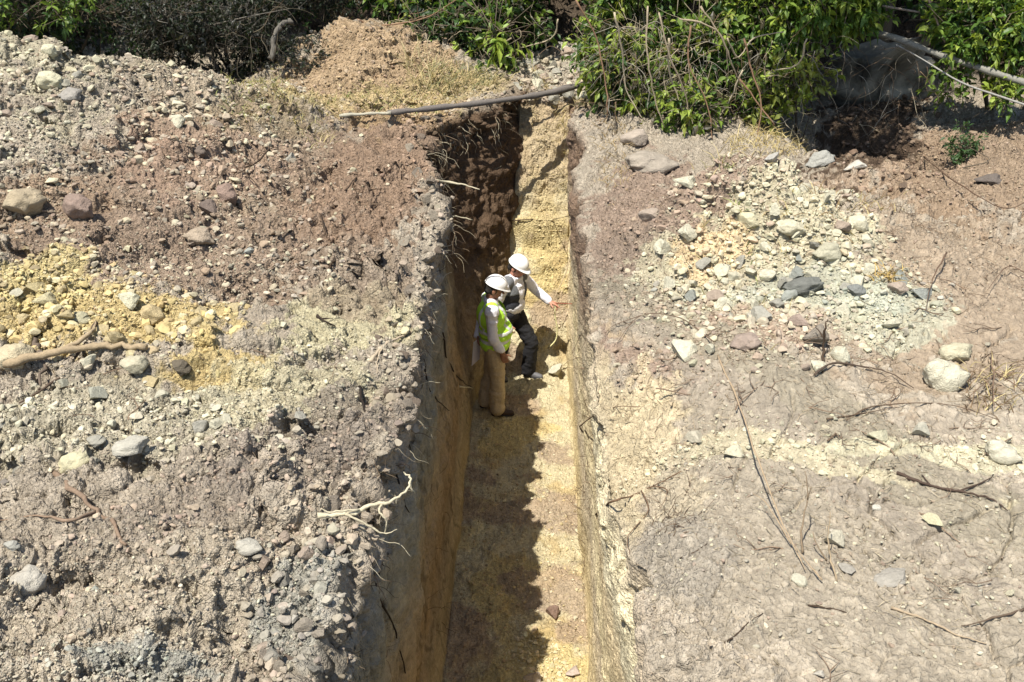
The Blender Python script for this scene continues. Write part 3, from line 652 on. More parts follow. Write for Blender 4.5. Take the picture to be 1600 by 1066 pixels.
root([(490,494),(506,504),(524,512)], .011, C(70,56,46), 'short charred forked stick on cream soil', [[(500,500),(520,500)]], lift=.015)
root([(430,226),(400,258),(384,270),(408,300)], .010, DARK, 'dark bent twig high on the brown slope', [[(384,270),(360,282)]], lift=.03)
root([(540,300),(556,280),(552,296),(600,298)], .009, DARK, 'small dark twig loop near the upper left edge', lift=.02)
root([Yc(425,92,12.6),Yc(428,62,12.7),Yc(438,40,12.8),Yc(456,32,12.9)], .038, C(120,112,104), 'grey arched dead branch stump beside the dark scrub', r1=.03, cat='dead branch', name='dead_branch')
for px0, pts in enumerate([[(612,640),(606,690),(618,740),(640,800)], [(597,870),(588,925),(612,975),(632,1050)], [(690,520),(702,570),(722,596),(738,606)], [(664,560),(672,610),(700,640)], [(560,600),(572,650),(592,700)]]):
    root(pts, .010, C(56,46,40), ['dark root running down the shaded wall below the pale forked root','long dark root down the nearest shaded wall','dark root curling low on the shaded wall behind the workers','thin dark root halfway along the shaded wall','dark root under the middle of the left edge'][px0], lift=.0, jit=.6)
root([Yc(716,604,9.0),Yc(738,606,9.2)], .010, PALE, 'pale root tip poking from the shaded wall behind the workers')
root([(1120,560),(1150,630),Zc(1178,700,.16),Zc(1215,800,.10),(1256,898)], .0065, C(178,150,118), 'long leaning dry sapling stem on the grey clay', [[Zc(1236,850,.05),Zc(1200,790,.12),Zc(1176,770,.14)], [(1282,912),Zc(1262,880,.06),Zc(1240,850,.1)]], cat='dry stem', name='dry_stem', lift=.03)
root([(1254,862),Zc(1252,830,.10),Zc(1262,780,.22),Zc(1258,736,.34)], .006, C(150,126,100), 'upright dry stem left of the cream stone on clay', [[Zc(1262,780,.22),Zc(1268,760,.3)]], cat='dry stem', name='dry_stem')
root([(1306,908),Zc(1298,870,.08),Zc(1294,840,.16),Zc(1296,800,.26)], .006, C(170,146,116), 'upright curved dry stem beside the cream stone', cat='dry stem', name='dry_stem')
root([(1290,876),Zc(1276,850,.08),Zc(1270,830,.13)], .005, C(150,126,100), 'short upright dry stem between two taller ones', cat='dry stem', name='dry_stem')
root([(1284,584),Zc(1286,550,.12),Zc(1290,512,.30),Zc(1294,500,.34)], .011, DARK, 'dark upright stick below the pale mound', [[Zc(1288,530,.2),Zc(1274,510,.24)]], cat='stick', name='stick')
root([(1270,588),(1300,570),(1350,574),(1390,586),(1424,610)], .008, C(96,78,66), 'dark arched root below the pale mound', lift=.02)
root([(1400,740),(1450,760),(1500,768),(1545,780),(1572,798)], .010, C(84,66,56), 'dark thick root lying on the right clay', [[(1500,768),(1540,752),(1550,740)], [(1450,760),(1440,745)]], lift=.012)
root([(1290,690),(1350,640),(1440,630),(1500,640),(1560,660)], .005, C(110,88,70), 'thin dark stem lying right of the pale band', lift=.02)
root([(1290,658),(1340,650),(1400,640)], .006, C(110,88,70), 'short thin stem near the big boulder', lift=.02)
root([(1546,560),(1548,600),(1550,650)], .008, C(130,104,84), 'upright broken stem of the brush right of the big boulder', [[(1548,600),(1520,622),(1506,640)], [(1548,590),(1590,620),(1600,640)]], lift=.06, cat='dry stem', name='dry_stem')
root([(1062,872),(1085,862),(1104,848)], .005, DARK, 'short dark root in a clay crack near the right wall', lift=.0)
root([(1130,1000),(1150,990),(1165,975),(1190,955)], .005, DARK, 'dark root along a crack at the bottom of the clay', lift=.0)
root([(1262,944),(1290,950),(1320,956),(1345,968)], .005, DARK, 'dark root below the leaning sapling stem', lift=.004)
root([(1388,948),(1440,968),(1480,988),(1540,1008)], .008, C(186,160,130), 'long pale stem on the lower right clay', lift=.01)
root([(1600,952),(1560,964),(1500,980)], .007, C(110,90,74), 'dark stem near the lower right corner', lift=.01)
root([(1410,796),(1450,810),(1496,850)], .007, C(150,124,100), 'brown stem beside the yellow cream stone', lift=.01)
root([(930,806),(950,790),(980,776),(1020,762),(1060,738)], .008, C(120,90,66), 'brown branching root climbing the sunlit wall', [[(1000,770),(1012,800),(980,840),(982,870)], [(1020,762),(1040,770),(1030,800)]], lift=.02)
root([(905,668),(925,655),(960,640),(1000,640)], .006, C(130,100,74), 'thin brown root across the sunlit wall top', lift=.02)
root([(1112,540),(1060,505),(1000,500),(960,540)], .005, C(120,96,78), 'arched brown root above the sunlit wall', [[(1000,500),(950,520),(935,560)]], lift=.04)
root([(1475,410),(1455,450),(1440,500)], .006, C(120,92,74), 'slanting stem on the red slope', lift=.08, cat='dry stem', name='dry_stem')
root([(1600,440),(1570,430),(1540,470)], .006, C(120,92,74), 'bent stem near the right margin on the red slope', lift=.08, cat='dry stem', name='dry_stem')
root([(1440,260),(1490,300),(1560,340),(1600,330)], .008, C(110,84,66), 'dark stem across the brown terrace', lift=.1, cat='dry stem', name='dry_stem')
root([Yc(895,390,11.7),Yc(882,430,11.5),Yc(866,466,11.3),Yc(862,474,11.25)], .008, C(196,170,136), 'thin tan stick hanging against the end slope above the outstretched hand', cat='stick', name='stick')
root([Yc(890,372,11.9),Yc(893,410,11.6),Yc(886,440,11.4)], .006, C(150,120,90), 'thin brown root down the right corner of the end slope')
root([(800,345),(830,342),(862,346),(890,338)], .008, C(100,76,56), 'dark root crossing the end slope', lift=.01)
# long grey pole over the trench end and the ones on the right
def span(pts, lift):
    za, zb = hit(*pts[0])[2]+lift, hit(*pts[-1])[2]+lift; n = len(pts)-1; o = []
    for i, q in enumerate(pts):
        p = at_z(q[0], q[1], za+(zb-za)*i/n); h_ = hit(*q)
        if h_[1] < p[1] and h_[2] > -.3: p = h_+np.array([0, 0, lift])
        o.append(Yc(q[0], q[1], p[1]))
    return o
root(span([(606,177),(680,169),(760,160),(850,147),(905,134),(936,124)], .06), .034, C(118,108,104), 'long grey weathered pole bridging the far end of the trench',
     [span([(820,152),(870,138),(925,127)], .10)], cat='pole', name='pole', r1=.035, jit=.12)
root(span([(530,181),(575,178),(612,177)], .03), .020, C(190,180,160), 'pale flattened end piece left of the grey pole', cat='pole', name='pole', r1=.02)
root([Yc(1290,51,12.2),Yc(1350,50,12.0),Yc(1400,60,11.6),Yc(1460,83,11.3),Yc(1530,106,11.0),Yc(1620,136,10.7)], .030, C(150,144,136), 'long pale grey log leaning across the upper right', cat='log', name='log', r1=.040, jit=.08)
root([Yc(1400,70,11.4),Yc(1440,92,11.2),Yc(1500,128,10.9),Yc(1560,150,10.7),Yc(1620,170,10.5)], .007, C(160,154,150), 'thin pale cable slung below the grey log', cat='cable', name='cable', r1=.012, jit=.05)
root([Yc(1378,10,11.8),Yc(1430,18,11.8),Yc(1490,26,11.6),Yc(1540,10,11.4)], .012, C(170,150,140), 'thin drooping vine stem above the grey log', cat='vine', name='vine_stem', r1=.01)
root([Yc(1450,-6,11.4),Yc(1462,30,11.4),Yc(1476,66,11.3)], .012, C(180,150,130), 'slanting stem meeting the grey log from above', cat='vine', name='vine_stem', r1=.01)
# repeated loose twigs
def twig_mesh(seed):
    g = np.random.default_rng(seed); a = Acc(); n = 7
    p = np.cumsum(np.column_stack([np.full(n, .05), g.normal(0, .018, n), g.normal(0, .006, n)]), 0); p -= p.mean(0)
    tube(a, spline(p, 3), .004, .0015, 5, C(128,104,84)*g.uniform(.8, 1.5), .1)
    for k in (2, 4):
        q = np.array([p[k], p[k]+[.04, g.choice([-1, 1])*.04, .012], p[k]+[.09, g.choice([-1, 1])*.06, .02]]); tube(a, q, .0028, .001, 5, C(128,104,84), .1)
    m = a.mesh('twig'); m.materials.append(M_WOOD); return m
TW = [twig_mesh(s) for s in range(10)]
TZ = [(300,250,330,120,30,'thin dark twig lying on the brown left heap','twigs on the left heap'), (300,640,300,90,16,'thin dark twig lying on the cream and grey soil below the ochre patch','twigs below the ochre soil'),
      (1320,820,300,190,22,'thin brown twig lying flat on the lower right clay','twigs on the lower right clay'), (1250,590,330,60,26,'thin brown twig lying between the mound and the pale band','twigs below the mound'),
      (1030,420,110,130,16,'thin brown twig lying between trench and pale mound','twigs between trench and mound'), (1480,400,130,110,12,'thin brown twig lying on the red right slope','twigs on the red slope')]
for (a, b, c, d, n, lab, grp) in TZ:
    w = Blob(a, b, c, d).w(XF, YF, nzv, .3)*ar*(ZF == 0)*(np.abs(XF) > 1.0)
    for i in rng.choice(len(XF), n, p=w/w.sum()):
        o = bpy.data.objects.new('twig', TW[rng.integers(0, 10)]); COL.objects.link(o); o.location = PF[i]+np.array([0, 0, .012])
        s = rng.uniform(.4, 1.3); o.scale = (s, s, s); o.rotation_euler = (rng.normal()*.1, rng.normal()*.12, rng.uniform(0, 6.28)); tag(o, lab, 'twig', grp)
# fine root hairs along the torn rim and walls; straw litter
a = Acc()
def strand(p, d, n, step, r, c, grav=.25, wig=.35):
    pts = [p]; d = np.array(d, float)
    for _ in range(n):
        d = d+rng.normal(size=3)*wig; d[2] -= grav; d /= np.linalg.norm(d); pts.append(pts[-1]+d*step)
    tube(a, spline(np.array(pts), 2), r, r*.4, 4, c)
wv = ar*(ZF == 1)*sm(-.7, -.05, ZZF)*(YF < 12.5); wv2 = ar*(ZF == 3)*sm(-.35, -.02, ZZF)*(YF < 12.5)
for i in rng.choice(len(XF), 620, p=wv/wv.sum()):
    s = .5+YF[i]/12; strand(PF[i]-NF_[i]*.02, [rng.uniform(.1, .9), rng.normal()*.5, rng.uniform(-.4, .3)], rng.integers(4, 9), rng.uniform(.02, .04)*s, rng.uniform(.0012, .0032)*s, C(*[(206,190,160),(150,124,98),(90,70,56),(180,160,130)][rng.integers(0, 4)]))
for i in rng.choice(len(XF), 160, p=wv2/wv2.sum()):
    s = .5+YF[i]/12; strand(PF[i]-NF_[i]*.02, [-.3, rng.normal()*.6, .1], rng.integers(4, 8), rng.uniform(.02, .035)*s, rng.uniform(.001, .0025)*s, C(120,94,70))
for (a_, b_, c_, d_2, n) in [(1050,790,34,50,70), (980,520,70,40,150), (1540,600,60,50,80), (620,560,60,60,80), (560,840,40,60,60), (440,270,50,40,60), (1180,250,120,26,160), (1440,290,80,60,130)]:
    w = Blob(a_, b_, c_, d_2).w(XF, YF, nzv, .3)*ar
    for i in rng.choice(len(XF), n, p=w/w.sum()):
        s = .5+YF[i]/12; strand(PF[i], [rng.normal(), rng.normal(), .5], rng.integers(4, 9), .03*s, rng.uniform(.0012, .003)*s, C(*[(130,104,80),(96,74,58)][rng.integers(0, 2)]), .12, .3)
link('fine_roots', a.mesh('fine_roots'), M_WOOD, kind='stuff')
a = Acc()
for (a_, b_, c_, d_2, n, L_, cc) in [(1340,830,300,200,650,.10,(190,170,140)), (1300,600,320,70,600,.12,(180,156,126)), (1030,400,120,140,500,.11,(150,126,100)), (1500,380,130,120,450,.13,(160,132,106)), (300,300,340,150,700,.10,(110,90,72)), (300,680,330,110,500,.07,(120,102,84)), (860,220,70,36,260,.18,(214,188,130)), (600,168,150,14,300,.16,(214,192,130)), (300,880,330,140,400,.05,(130,110,92))]:
    w = Blob(a_, b_, c_, d_2).w(XF, YF, nzv, .3)*ar*(ZF != 1)
    for i in rng.choice(len(XF), n, p=w/w.sum()):
        t = rng.uniform(0, 6.28); L2 = L_*rng.uniform(.3, 1.4); dv = np.array([math.cos(t), math.sin(t), rng.normal()*.08]); mid = rng.normal(size=3)*L2*.12
        p = PF[i]+np.array([0, 0, .006]); nn = NF_[i]; dv = dv-nn*(dv@nn)*.8
        tube(a, np.array([p-dv*L2/2, p+mid*[1, 1, .2], p+dv*L2/2]), .0012+.00022*YF[i], .0008, 3, C(*cc)*rng.uniform(.6, 1.25))
link('straw_litter', a.mesh('straw_litter'), M_WOOD, kind='stuff')

# ------------------------------------------------------------------ plants
def leaf_cloud(acc, cen, dirs, L, Wd_, cols, fold=.25, droop=.15):
    n = len(cen); dirs = dirs/(np.linalg.norm(dirs, axis=1)[:, None]+1e-9)
    upv = rng.normal(size=(n, 3))*.6+np.array([0, 0, 1.0]); s = np.cross(dirs, upv); s /= np.linalg.norm(s, axis=1)[:, None]+1e-9; nn = np.cross(s, dirs)
    L = (L*rng.uniform(.7, 1.2, n))[:, None]; w = (Wd_*L[:, 0])[:, None]
    base = cen; mid = cen+dirs*L*.45; tip = cen+dirs*L-nn*L*droop-np.array([0, 0, 1])*L*droop
    l = mid+s*w+nn*w*fold; r = mid-s*w+nn*w*fold
    q = cen+dirs*L*.78-nn*L*droop*.5; l2 = q+s*w*.55+nn*w*fold*.5; r2 = q-s*w*.55+nn*w*fold*.5
    V = np.stack([base, l, l2, tip, r2, r, mid, q], 1).reshape(-1, 3)
    t = np.array([[0,6,1],[0,5,6],[1,6,7],[1,7,2],[6,5,4],[6,4,7],[2,7,3],[7,4,3]])
    acc.add(V, (t[None]+(np.arange(n)*8)[:, None, None]).reshape(-1, 3), np.repeat(cols, 8, 0))
def sprays(lac, bac, lobes, nspray, per, L, cols, wr=.22, root_=None, twigc=None, shell=.5, down=.0, Ljit=.35):
    lobes = [np.array(l, float) for l in lobes]; vol = np.array([l[3]*l[4]*l[5] for l in lobes])**.7; vol /= vol.sum()
    k = rng.choice(len(lobes), nspray, p=vol); Lb = np.array(lobes)[k]
    d = rng.normal(size=(nspray, 3)); d /= np.linalg.norm(d, axis=1)[:, None]; rr = rng.random(nspray)**shell
    pos = Lb[:, :3]+d*rr[:, None]*Lb[:, 3:6]
    dens = fbm(pos[:, 0], pos[:, 1], pos[:, 2], 2.3, 2) > -.28; pos = pos[dens]; d = d[dens]; Lb = Lb[dens]; n = len(pos)
    tw = d*.7+rng.normal(size=(n, 3))*.5+np.array([0, 0, .2-down]); tw /= np.linalg.norm(tw, axis=1)[:, None]; TL = L*rng.uniform(1.5, 3.5, n)
    if bac is not None:
        for i in range(0, n, 2): tube(bac, np.array([pos[i]-tw[i]*TL[i]*1.6, pos[i]-tw[i]*TL[i]*.2+rng.normal(size=3)*L*.1, pos[i]+tw[i]*TL[i]]), L*.05, L*.02, 3, twigc if twigc is not None else C(110,94,72))
    t = rng.random((n, per)); cen = pos[:, None]+tw[:, None]*(t*TL[:, None])[..., None]
    dr = tw[:, None]*.6+rng.normal(size=(n, per, 3))*.75; dr[..., 2] -= down
    cc = np.asarray(cols)[rng.integers(0, len(cols), n)]; cc = np.repeat(cc, per, 0)*rng.uniform(.7, 1.3, (n*per, 1))
    leaf_cloud(lac, cen.reshape(-1, 3), dr.reshape(-1, 3), L*rng.uniform(1-Ljit, 1+Ljit, n*per), wr, cc)
def limbs(bac, base, lobes, r, c):
    for l in lobes:
        m = (np.array(base)+np.array(l[:3]))/2+rng.normal(size=3)*.12; tube(bac, spline([base, m, l[:3]], 5), r, r*.35, 6, c, .08)
        for _ in range(6):
            e = np.array(l[:3])+rng.normal(size=3)*np.array(l[3:6])*.6; tube(bac, spline([l[:3], (np.array(l[:3])+e)/2+rng.normal(size=3)*.06, e], 3), r*.35, r*.1, 4, c, .08)
G1, G2, G3, G4, GD, GY = (.075,.14,.024), (.14,.21,.035), (.038,.078,.020), (.24,.31,.05), (.014,.022,.010), (.22,.25,.05)
def shrub(name, label, cat, base, lobes, nspray, per, L, cols, wr=.22, r=.03, bark=None, group=None, **kw):
    t = empty(name, base, label, cat, group); b0 = np.array(base); la, ba = Acc(), Acc(); bark = C(110,96,80) if bark is None else bark
    lobes = [np.concatenate([np.array(l[:3])-b0, l[3:]]) for l in lobes]
    limbs(ba, np.zeros(3), lobes, r, bark); sprays(la, ba, lobes, nspray, per, L, cols, wr, twigc=bark, **kw)
    link('foliage', la.mesh('foliage', smooth=False), M_LEAF, t); link('stems', ba.mesh('stems'), M_WOOD, t); return t
def gz(x, y): return float(ground_z(np.array([float(x)]), np.array([float(y)]))[0])
def B_(x, y): return (x, y, gz(x, y)-.05)
# dark scrub upper left
shrub('thorn_scrub', 'dark bare tangled thorn scrub behind the left heap', 'scrub', B_(-3.7, 13.4), [(*at_y(330, 40, 13.0),.8,.4,.5),(*at_y(260, 30, 12.8),.5,.4,.4),(*at_y(400, 75, 13.2),.4,.3,.3),(-3.9,13.3,.55,.9,.6,.6),(-3.1,13.1,.4,.7,.5,.45),(-4.6,13.3,.7,.7,.6,.6),(-3.4,13.6,1.2,.9,.5,.5)], 2200, 8, .06, [GD, GD, (.07,.07,.06), (.03,.04,.02)], r=.03, bark=C(120,112,104))
shrub('thorn_scrub', 'dark leafy scrub beyond the crest at the far upper left', 'scrub', B_(-6.3, 13.4), [(-6.3,13.0,1.2,.9,.7,.6),(-5.3,13.2,1.0,.7,.6,.6),(-7.2,13,1.4,.8,.6,.7)], 800, 7, .08, [GD, G3, (.03,.06,.02)], r=.03)
shrub('thorn_scrub', 'dark scrub between dead branch and small mound', 'scrub', B_(-2.75, 14.7), [(-2.7,14.6,.9,.5,.5,.6),(-3.3,14.4,.7,.5,.4,.6)], 420, 7, .07, [GD, G3, GD], r=.02)
# centre bush
shrub('leafy_bush', 'dense green bush hanging over the ground beyond the trench', 'bush', B_(-.6, 14.9), [(*at_y(700, 60, 13.9),.55,.35,.36),(*at_y(790, 50, 14.0),.45,.35,.34),(*at_y(760, 95, 13.8),.35,.3,.16),(-.9,14.6,.75,.7,.5,.55),(-.1,14.5,.6,.6,.45,.5),(-1.5,14.7,1.0,.6,.5,.5),(-.4,14.9,1.5,1.1,.6,.6)], 2700, 8, .115, [G1, G3, G2, G3, GD, (.09,.08,.05)], r=.03, down=.35)
shrub('leafy_sprig', 'bright broad leaved sprig in front of the dense green bush', 'sprig', (at_y(775, 90, 13.6)), [(*at_y(772, 52, 13.5), .18, .12, .16)], 26, 8, .15, [G4, (.20,.30,.05)], wr=.2, r=.012, down=.5)
shrub('leafy_bush', 'small yellow green bush on the edge of the brown mound', 'bush', B_(-1.65, 14.6), [(*at_y(662, 40, 14.2), .35, .25, .32)], 130, 7, .08, [G2, GY], r=.015)
# vine curtain
shrub('creeper_thicket', 'tall thicket of creepers with hanging leaves right of the trench', 'creeper', B_(2.2, 12.3),
      [(1.55,12.2,.85,.50,.4,.55),(2.2,12.0,.75,.55,.4,.6),(1.2,12.6,.75,.3,.35,.55),(2.9,12.1,.95,.45,.4,.45),(2.0,12.4,1.7,1.0,.5,.6),(3.2,12.3,1.6,.6,.4,.4),(2.6,11.8,.35,.35,.3,.3),(1.5,12.0,.25,.3,.25,.3),(*at_y(960,110,11.9),.3,.3,.35),(*at_y(1090,170,11.7),.22,.2,.22),(*at_y(1180,150,11.6),.3,.25,.25),(*(hit(1080,205)+[0,.15,.22]),.26,.2,.2),(*(hit(1170,195)+[0,.2,.22]),.26,.2,.2),(*(hit(1010,180)+[0,.1,.2]),.22,.2,.25)],
      3600, 9, .105, [G1, G2, G3, G4, GY, G2, (.07,.06,.03)], r=.035, bark=C(150,136,112), down=.45)
shrub('creeper_thicket', 'bright green creeper patch at the top edge right of the thicket', 'creeper', B_(3.6, 12.6), [(*at_y(1250, 8, 11.9), .7, .3, .3),(*at_y(1330, -5, 12.0), .4, .3, .25)], 520, 9, .11, [G2, G4, G1], r=.03, down=.35)
shrub('leafy_sprig', 'yellow green sprays low on the right of the thicket', 'sprig', hit(1245, 205), [(*at_y(1245, 130, 11.4), .32, .2, .22), (*at_y(1200, 160, 11.4), .2, .2, .15), (*at_y(1265, 180, 11.3), .14, .15, .07)], 150, 8, .10, [GY, G4], r=.012)
shrub('leafy_bush', 'bright leafy bush filling the upper right corner', 'bush', B_(5.9, 12.2), [(*at_y(1545, 45, 11.3), .45, .35, .40),(*at_y(1600, 80, 11.2), .4, .3, .4),(*at_y(1590, 0, 11.6), .8, .4, .4),(*at_y(1500, 20, 11.6), .3, .3, .3)], 900, 9, .11, [G1, G2, G4, G3], r=.03)
shrub('leafy_sprig', 'drooping sprig below the grey log on the right', 'sprig', at_y(1496, 168, 11.2), [(*at_y(1492, 120, 11.2), .10, .1, .28)], 40, 7, .09, [G1, G2], r=.01)
shrub('leafy_sprig', 'single green sprig under the pale cable near the right margin', 'sprig', at_y(1570, 170, 10.9), [(*at_y(1572, 140, 10.9), .14, .1, .10)], 26, 7, .09, [G1, G4], r=.01)
shrub('small_plant', 'small blue green plant growing on the brown terrace', 'plant', hit(1503, 262), [(*(hit(1503, 250)+np.array([0, 0, .16])), .12, .12, .16)], 70, 7, .05, [(.035,.08,.025), (.06,.11,.035)], r=.008)
shrub('leafy_sprig', 'small bright sprig at the left foot of the thicket', 'sprig', hit(1066, 200), [(*(hit(1066, 200)+np.array([0, 0, .12])), .07, .07, .12)], 20, 6, .09, [G4, G2], r=.008)
shrub('leafy_bush', 'green leaves in the top left corner', 'bush', B_(-7.4, 12.3), [(*at_y(60, 4, 12.4), .7, .4, .25)], 200, 8, .09, [G2, G3], r=.02)
# background bushes on the bank, deep shade put into their near-black leaf colours
lab_b = ['shade coloured bush on the bank behind the left heap', 'shade coloured bush on the bank behind the brown mound', 'shade coloured bush on the bank behind the trench end', 'shade coloured bush on the bank behind the stone pile', 'shade coloured bush on the bank behind the thicket', 'shade coloured bush on the bank behind the limestone outcrop', 'shade coloured bush on the bank behind the upper right bush', 'shade coloured bush on the bank at the far upper left']
for k, (bx, by) in enumerate([(-4.6,15.4),(-2.6,16.3),(-.8,16.4),(1.0,16.3),(2.6,14.9),(4.6,14.6),(6.6,13.9),(-7.4,15.2)]):
    g = gz(bx, by); shrub('dark_bush', lab_b[k], 'bush', (bx, by, g-.05), [(bx,by-.2,g+.5,1.1,.6,.7),(bx-.6,by,g+1.1,.8,.6,.7),(bx+.6,by-.1,g+.9,.8,.6,.8)], 620, 7, .11, [GD, G3, (.03,.05,.015)], r=.03, group='dark bushes on the bank')
# trees whose crowns stand above the view and shade the bank
def tree(x, y, h, rad, label, n=1500, shade_lobes=()):
    g = gz(x, y)-.1; t = empty('tree', (x, y, g), label, 'tree'); la, ba = Acc(), Acc()
    lob = [(rng.normal()*rad*.45, rng.normal()*rad*.45, h+rng.uniform(-.5, .9), rad*.6, rad*.6, rad*.4) for _ in range(6)]+list(shade_lobes)
    tr = Acc(); tube(tr, spline([(0,0,0),(.05,.08,h*.35),(-.06,.1,h*.7),(0,0,h)], 6), .13, .06, 10, C(110,96,80), .05)
    link('trunk', tr.mesh('trunk'), M_WOOD, t)
    for l in lob: tube(ba, spline([(0,0,h*.6), (l[0]*.5,l[1]*.5,h*.85), l[:3]], 4), .05, .015, 5, C(110,96,80))
    sprays(la, ba, lob, n, 8, .13, [G1, G3, G2], twigc=C(110,96,80)); c = link('crown', la.mesh('crown', smooth=False), M_LEAF, t); link('limbs', ba.mesh('limbs'), M_WOOD, t)
tree(-7.6, 13.6, 4.0, 1.7, 'leafy tree on the bank at the far upper left')
tree(2.5, 13.0, 4.3, 1.7, 'leafy tree rising out of the creeper thicket', 2600, [(.0,-3.3,4.2,.75,.7,.4), (.7,-2.6,4.3,.7,.6,.4), (.9,-1.7,4.4,.8,.6,.4)])  # outlying crown lobes added out of view to shade the gully and outcrop
tree(5.0, 13.9, 4.2, 1.8, 'leafy tree on the bank behind the limestone outcrop')
tree(-4.9, 14.6, 4.6, 1.5, 'leafy tree on the bank behind the dark thorn scrub')
# bare hanging vines of the thicket, and litter of dead leaves
VP = [[(1042,60),(1050,110),(1068,170),(1086,235),(1118,252)], [(1075,40),(1080,100),(1100,160),(1112,230)], [(1030,20),(1046,90),(1072,150),(1078,215)], [(1160,110),(1140,150),(1120,190),(1108,215)], [(1165,60),(1180,110),(1186,170),(1180,240)],
      [(1100,10),(1124,60),(1150,110),(1165,150)], [(1132,60),(1150,90),(1174,60),(1222,50)], [(1150,120),(1185,160),(1210,196)], [(1062,30),(1096,36),(1130,60),(1140,120)], [(960,20),(968,80),(980,140),(1004,190)],
      [(900,0),(930,60),(945,130),(950,180)], [(1012,10),(1010,80),(1020,150),(1046,200)], [(1262,60),(1250,100),(1210,110)], [(740,80),(700,100),(660,96),(640,110)], [(800,60),(740,96),(690,110),(650,130)], [(870,30),(860,60),(800,80),(740,110)], [(560,30),(590,40),(660,30),(720,0)], [(640,60),(650,90),(654,130),(650,160)]]
VL = ['at the left of the creeper thicket', 'at the middle of the creeper thicket', 'at the right of the creeper thicket', 'crossing the dense green bush']
for k, v_ in enumerate(VP):
    yy = 11.0 if v_[0][0] > 880 else 13.7
    pts = [Yc(px+rng.normal()*3, py, yy+(.12*math.sin(k*2+j))-(0 if py < 200 else .1)) for j, (px, py) in enumerate(v_)]
    mx = v_[0][0]; l = VL[3] if mx < 880 else VL[0] if mx < 1035 else VL[1] if mx < 1130 else VL[2]
    root(pts, .011, C(*[(196,176,146),(150,112,84),(170,150,124)][k % 3]), 'bare pale vine stem hanging '+l, name='vine_stem', cat='vine', r1=.006, group='bare vine stems '+l, lift=0)
a = Acc()
for (a_, b_, n) in [((940, 1130), (40, 215), 170), ((1130, 1290), (60, 215), 90), ((600, 860), (20, 130), 130), ((210, 440), (0, 100), 200), ((1290, 1450), (60, 200), 80)]:
    for _ in range(n*(2 if a_[0] in (940, 1130) else 1)):
        px, py = rng.uniform(*a_), rng.uniform(*b_); yy = (13.5 if a_[0] == 600 else 12.7 if a_[0] == 210 else 11.35)+rng.uniform(-.15, .5); dk = .35 if a_[0] == 210 else 1
        strand(at_y(px, py, yy), rng.normal(size=3)+[0, 0, -.3], rng.integers(5, 10), rng.uniform(.05, .10), rng.uniform(.002, .005), C(*[(190,170,140),(140,110,84),(110,98,86),(160,150,138)][rng.integers(0, 4)])*dk, .12, .28)
link('dead_stems', a.mesh('dead_stems'), M_WOOD, kind='stuff')
# dry grass
a = Acc()
def blades(px, py, rx, ry, n, L, cols, lean=.5):
    w = Blob(px, py, rx, ry).w(XF, YF, nzv*.6, .3)*ar; ix = rng.choice(len(XF), n, p=w/w.sum())
    p = PF[ix]; t = rng.uniform(0, 6.28, n); l = L*rng.uniform(.4, 1.3, n)
    d = np.column_stack([np.cos(t)*lean, np.sin(t)*lean, np.ones(n)*rng.uniform(.3, 1, n)]); d /= np.linalg.norm(d, axis=1)[:, None]
    s = np.cross(d, rng.normal(size=(n, 3))); s /= np.linalg.norm(s, axis=1)[:, None]; wd_ = (.0035+.0015*rng.random(n))[:, None]; l = l[:, None]
    m = p+d*l*.55; tip = p+d*l+np.column_stack([np.cos(t), np.sin(t), -.5*np.ones(n)])*l*.3
    V = np.stack([p-s*wd_, p+s*wd_, m+s*wd_*.8, m-s*wd_*.8, tip], 1).reshape(-1, 3); o = (np.arange(n)*5)[:, None, None]
    c = np.array([C(*q) for q in cols])[rng.integers(0, len(cols), n)]*rng.uniform(.7, 1.2, (n, 1)); N_ = a.n
    a.add(V, (np.array([[0,1,2,3]])[None]+o).reshape(-1, 4), np.repeat(c, 5, 0)); a.t.append((np.array([[3,2,4]])[None]+o).reshape(-1, 3)+N_)
ST, GG = (214,190,128), (160,168,84)
blades(400, 130, 55, 24, 800, .10, [ST, GG, (196,190,110)]); blades(620, 160, 110, 14, 700, .10, [ST, GG, ST]); blades(655, 115, 30, 35, 70, .42, [ST, (206,190,140)], .25)
blades(1215, 212, 70, 24, 900, .17, [ST, ST, (206,176,100)]); blades(1150, 250, 80, 10, 150, .14, [ST, (150,140,90)]); blades(720, 120, 70, 22, 500, .20, [(150,150,100), ST]); blades(520, 30, 40, 40, 350, .2, [(190,150,90), ST])
blades(880, 205, 60, 20, 420, .14, [ST]); blades(1130, 255, 70, 10, 80, .1, [GG, (120,130,70)]); blades(1330, 300, 90, 50, 260, .12, [ST, (150,120,80)]); blades(450, 165, 60, 30, 350, .12, [(170,160,100), ST])
blades(1390, 435, 26, 12, 70, .10, [(206,170,90)]); blades(1545, 610, 50, 40, 90, .14, [ST, (150,120,90)]); blades(960, 240, 30, 70, 260, .10, [(190,160,110)])
link('dry_grass', a.mesh('dry_grass', smooth=False), M_STRAW, kind='stuff')

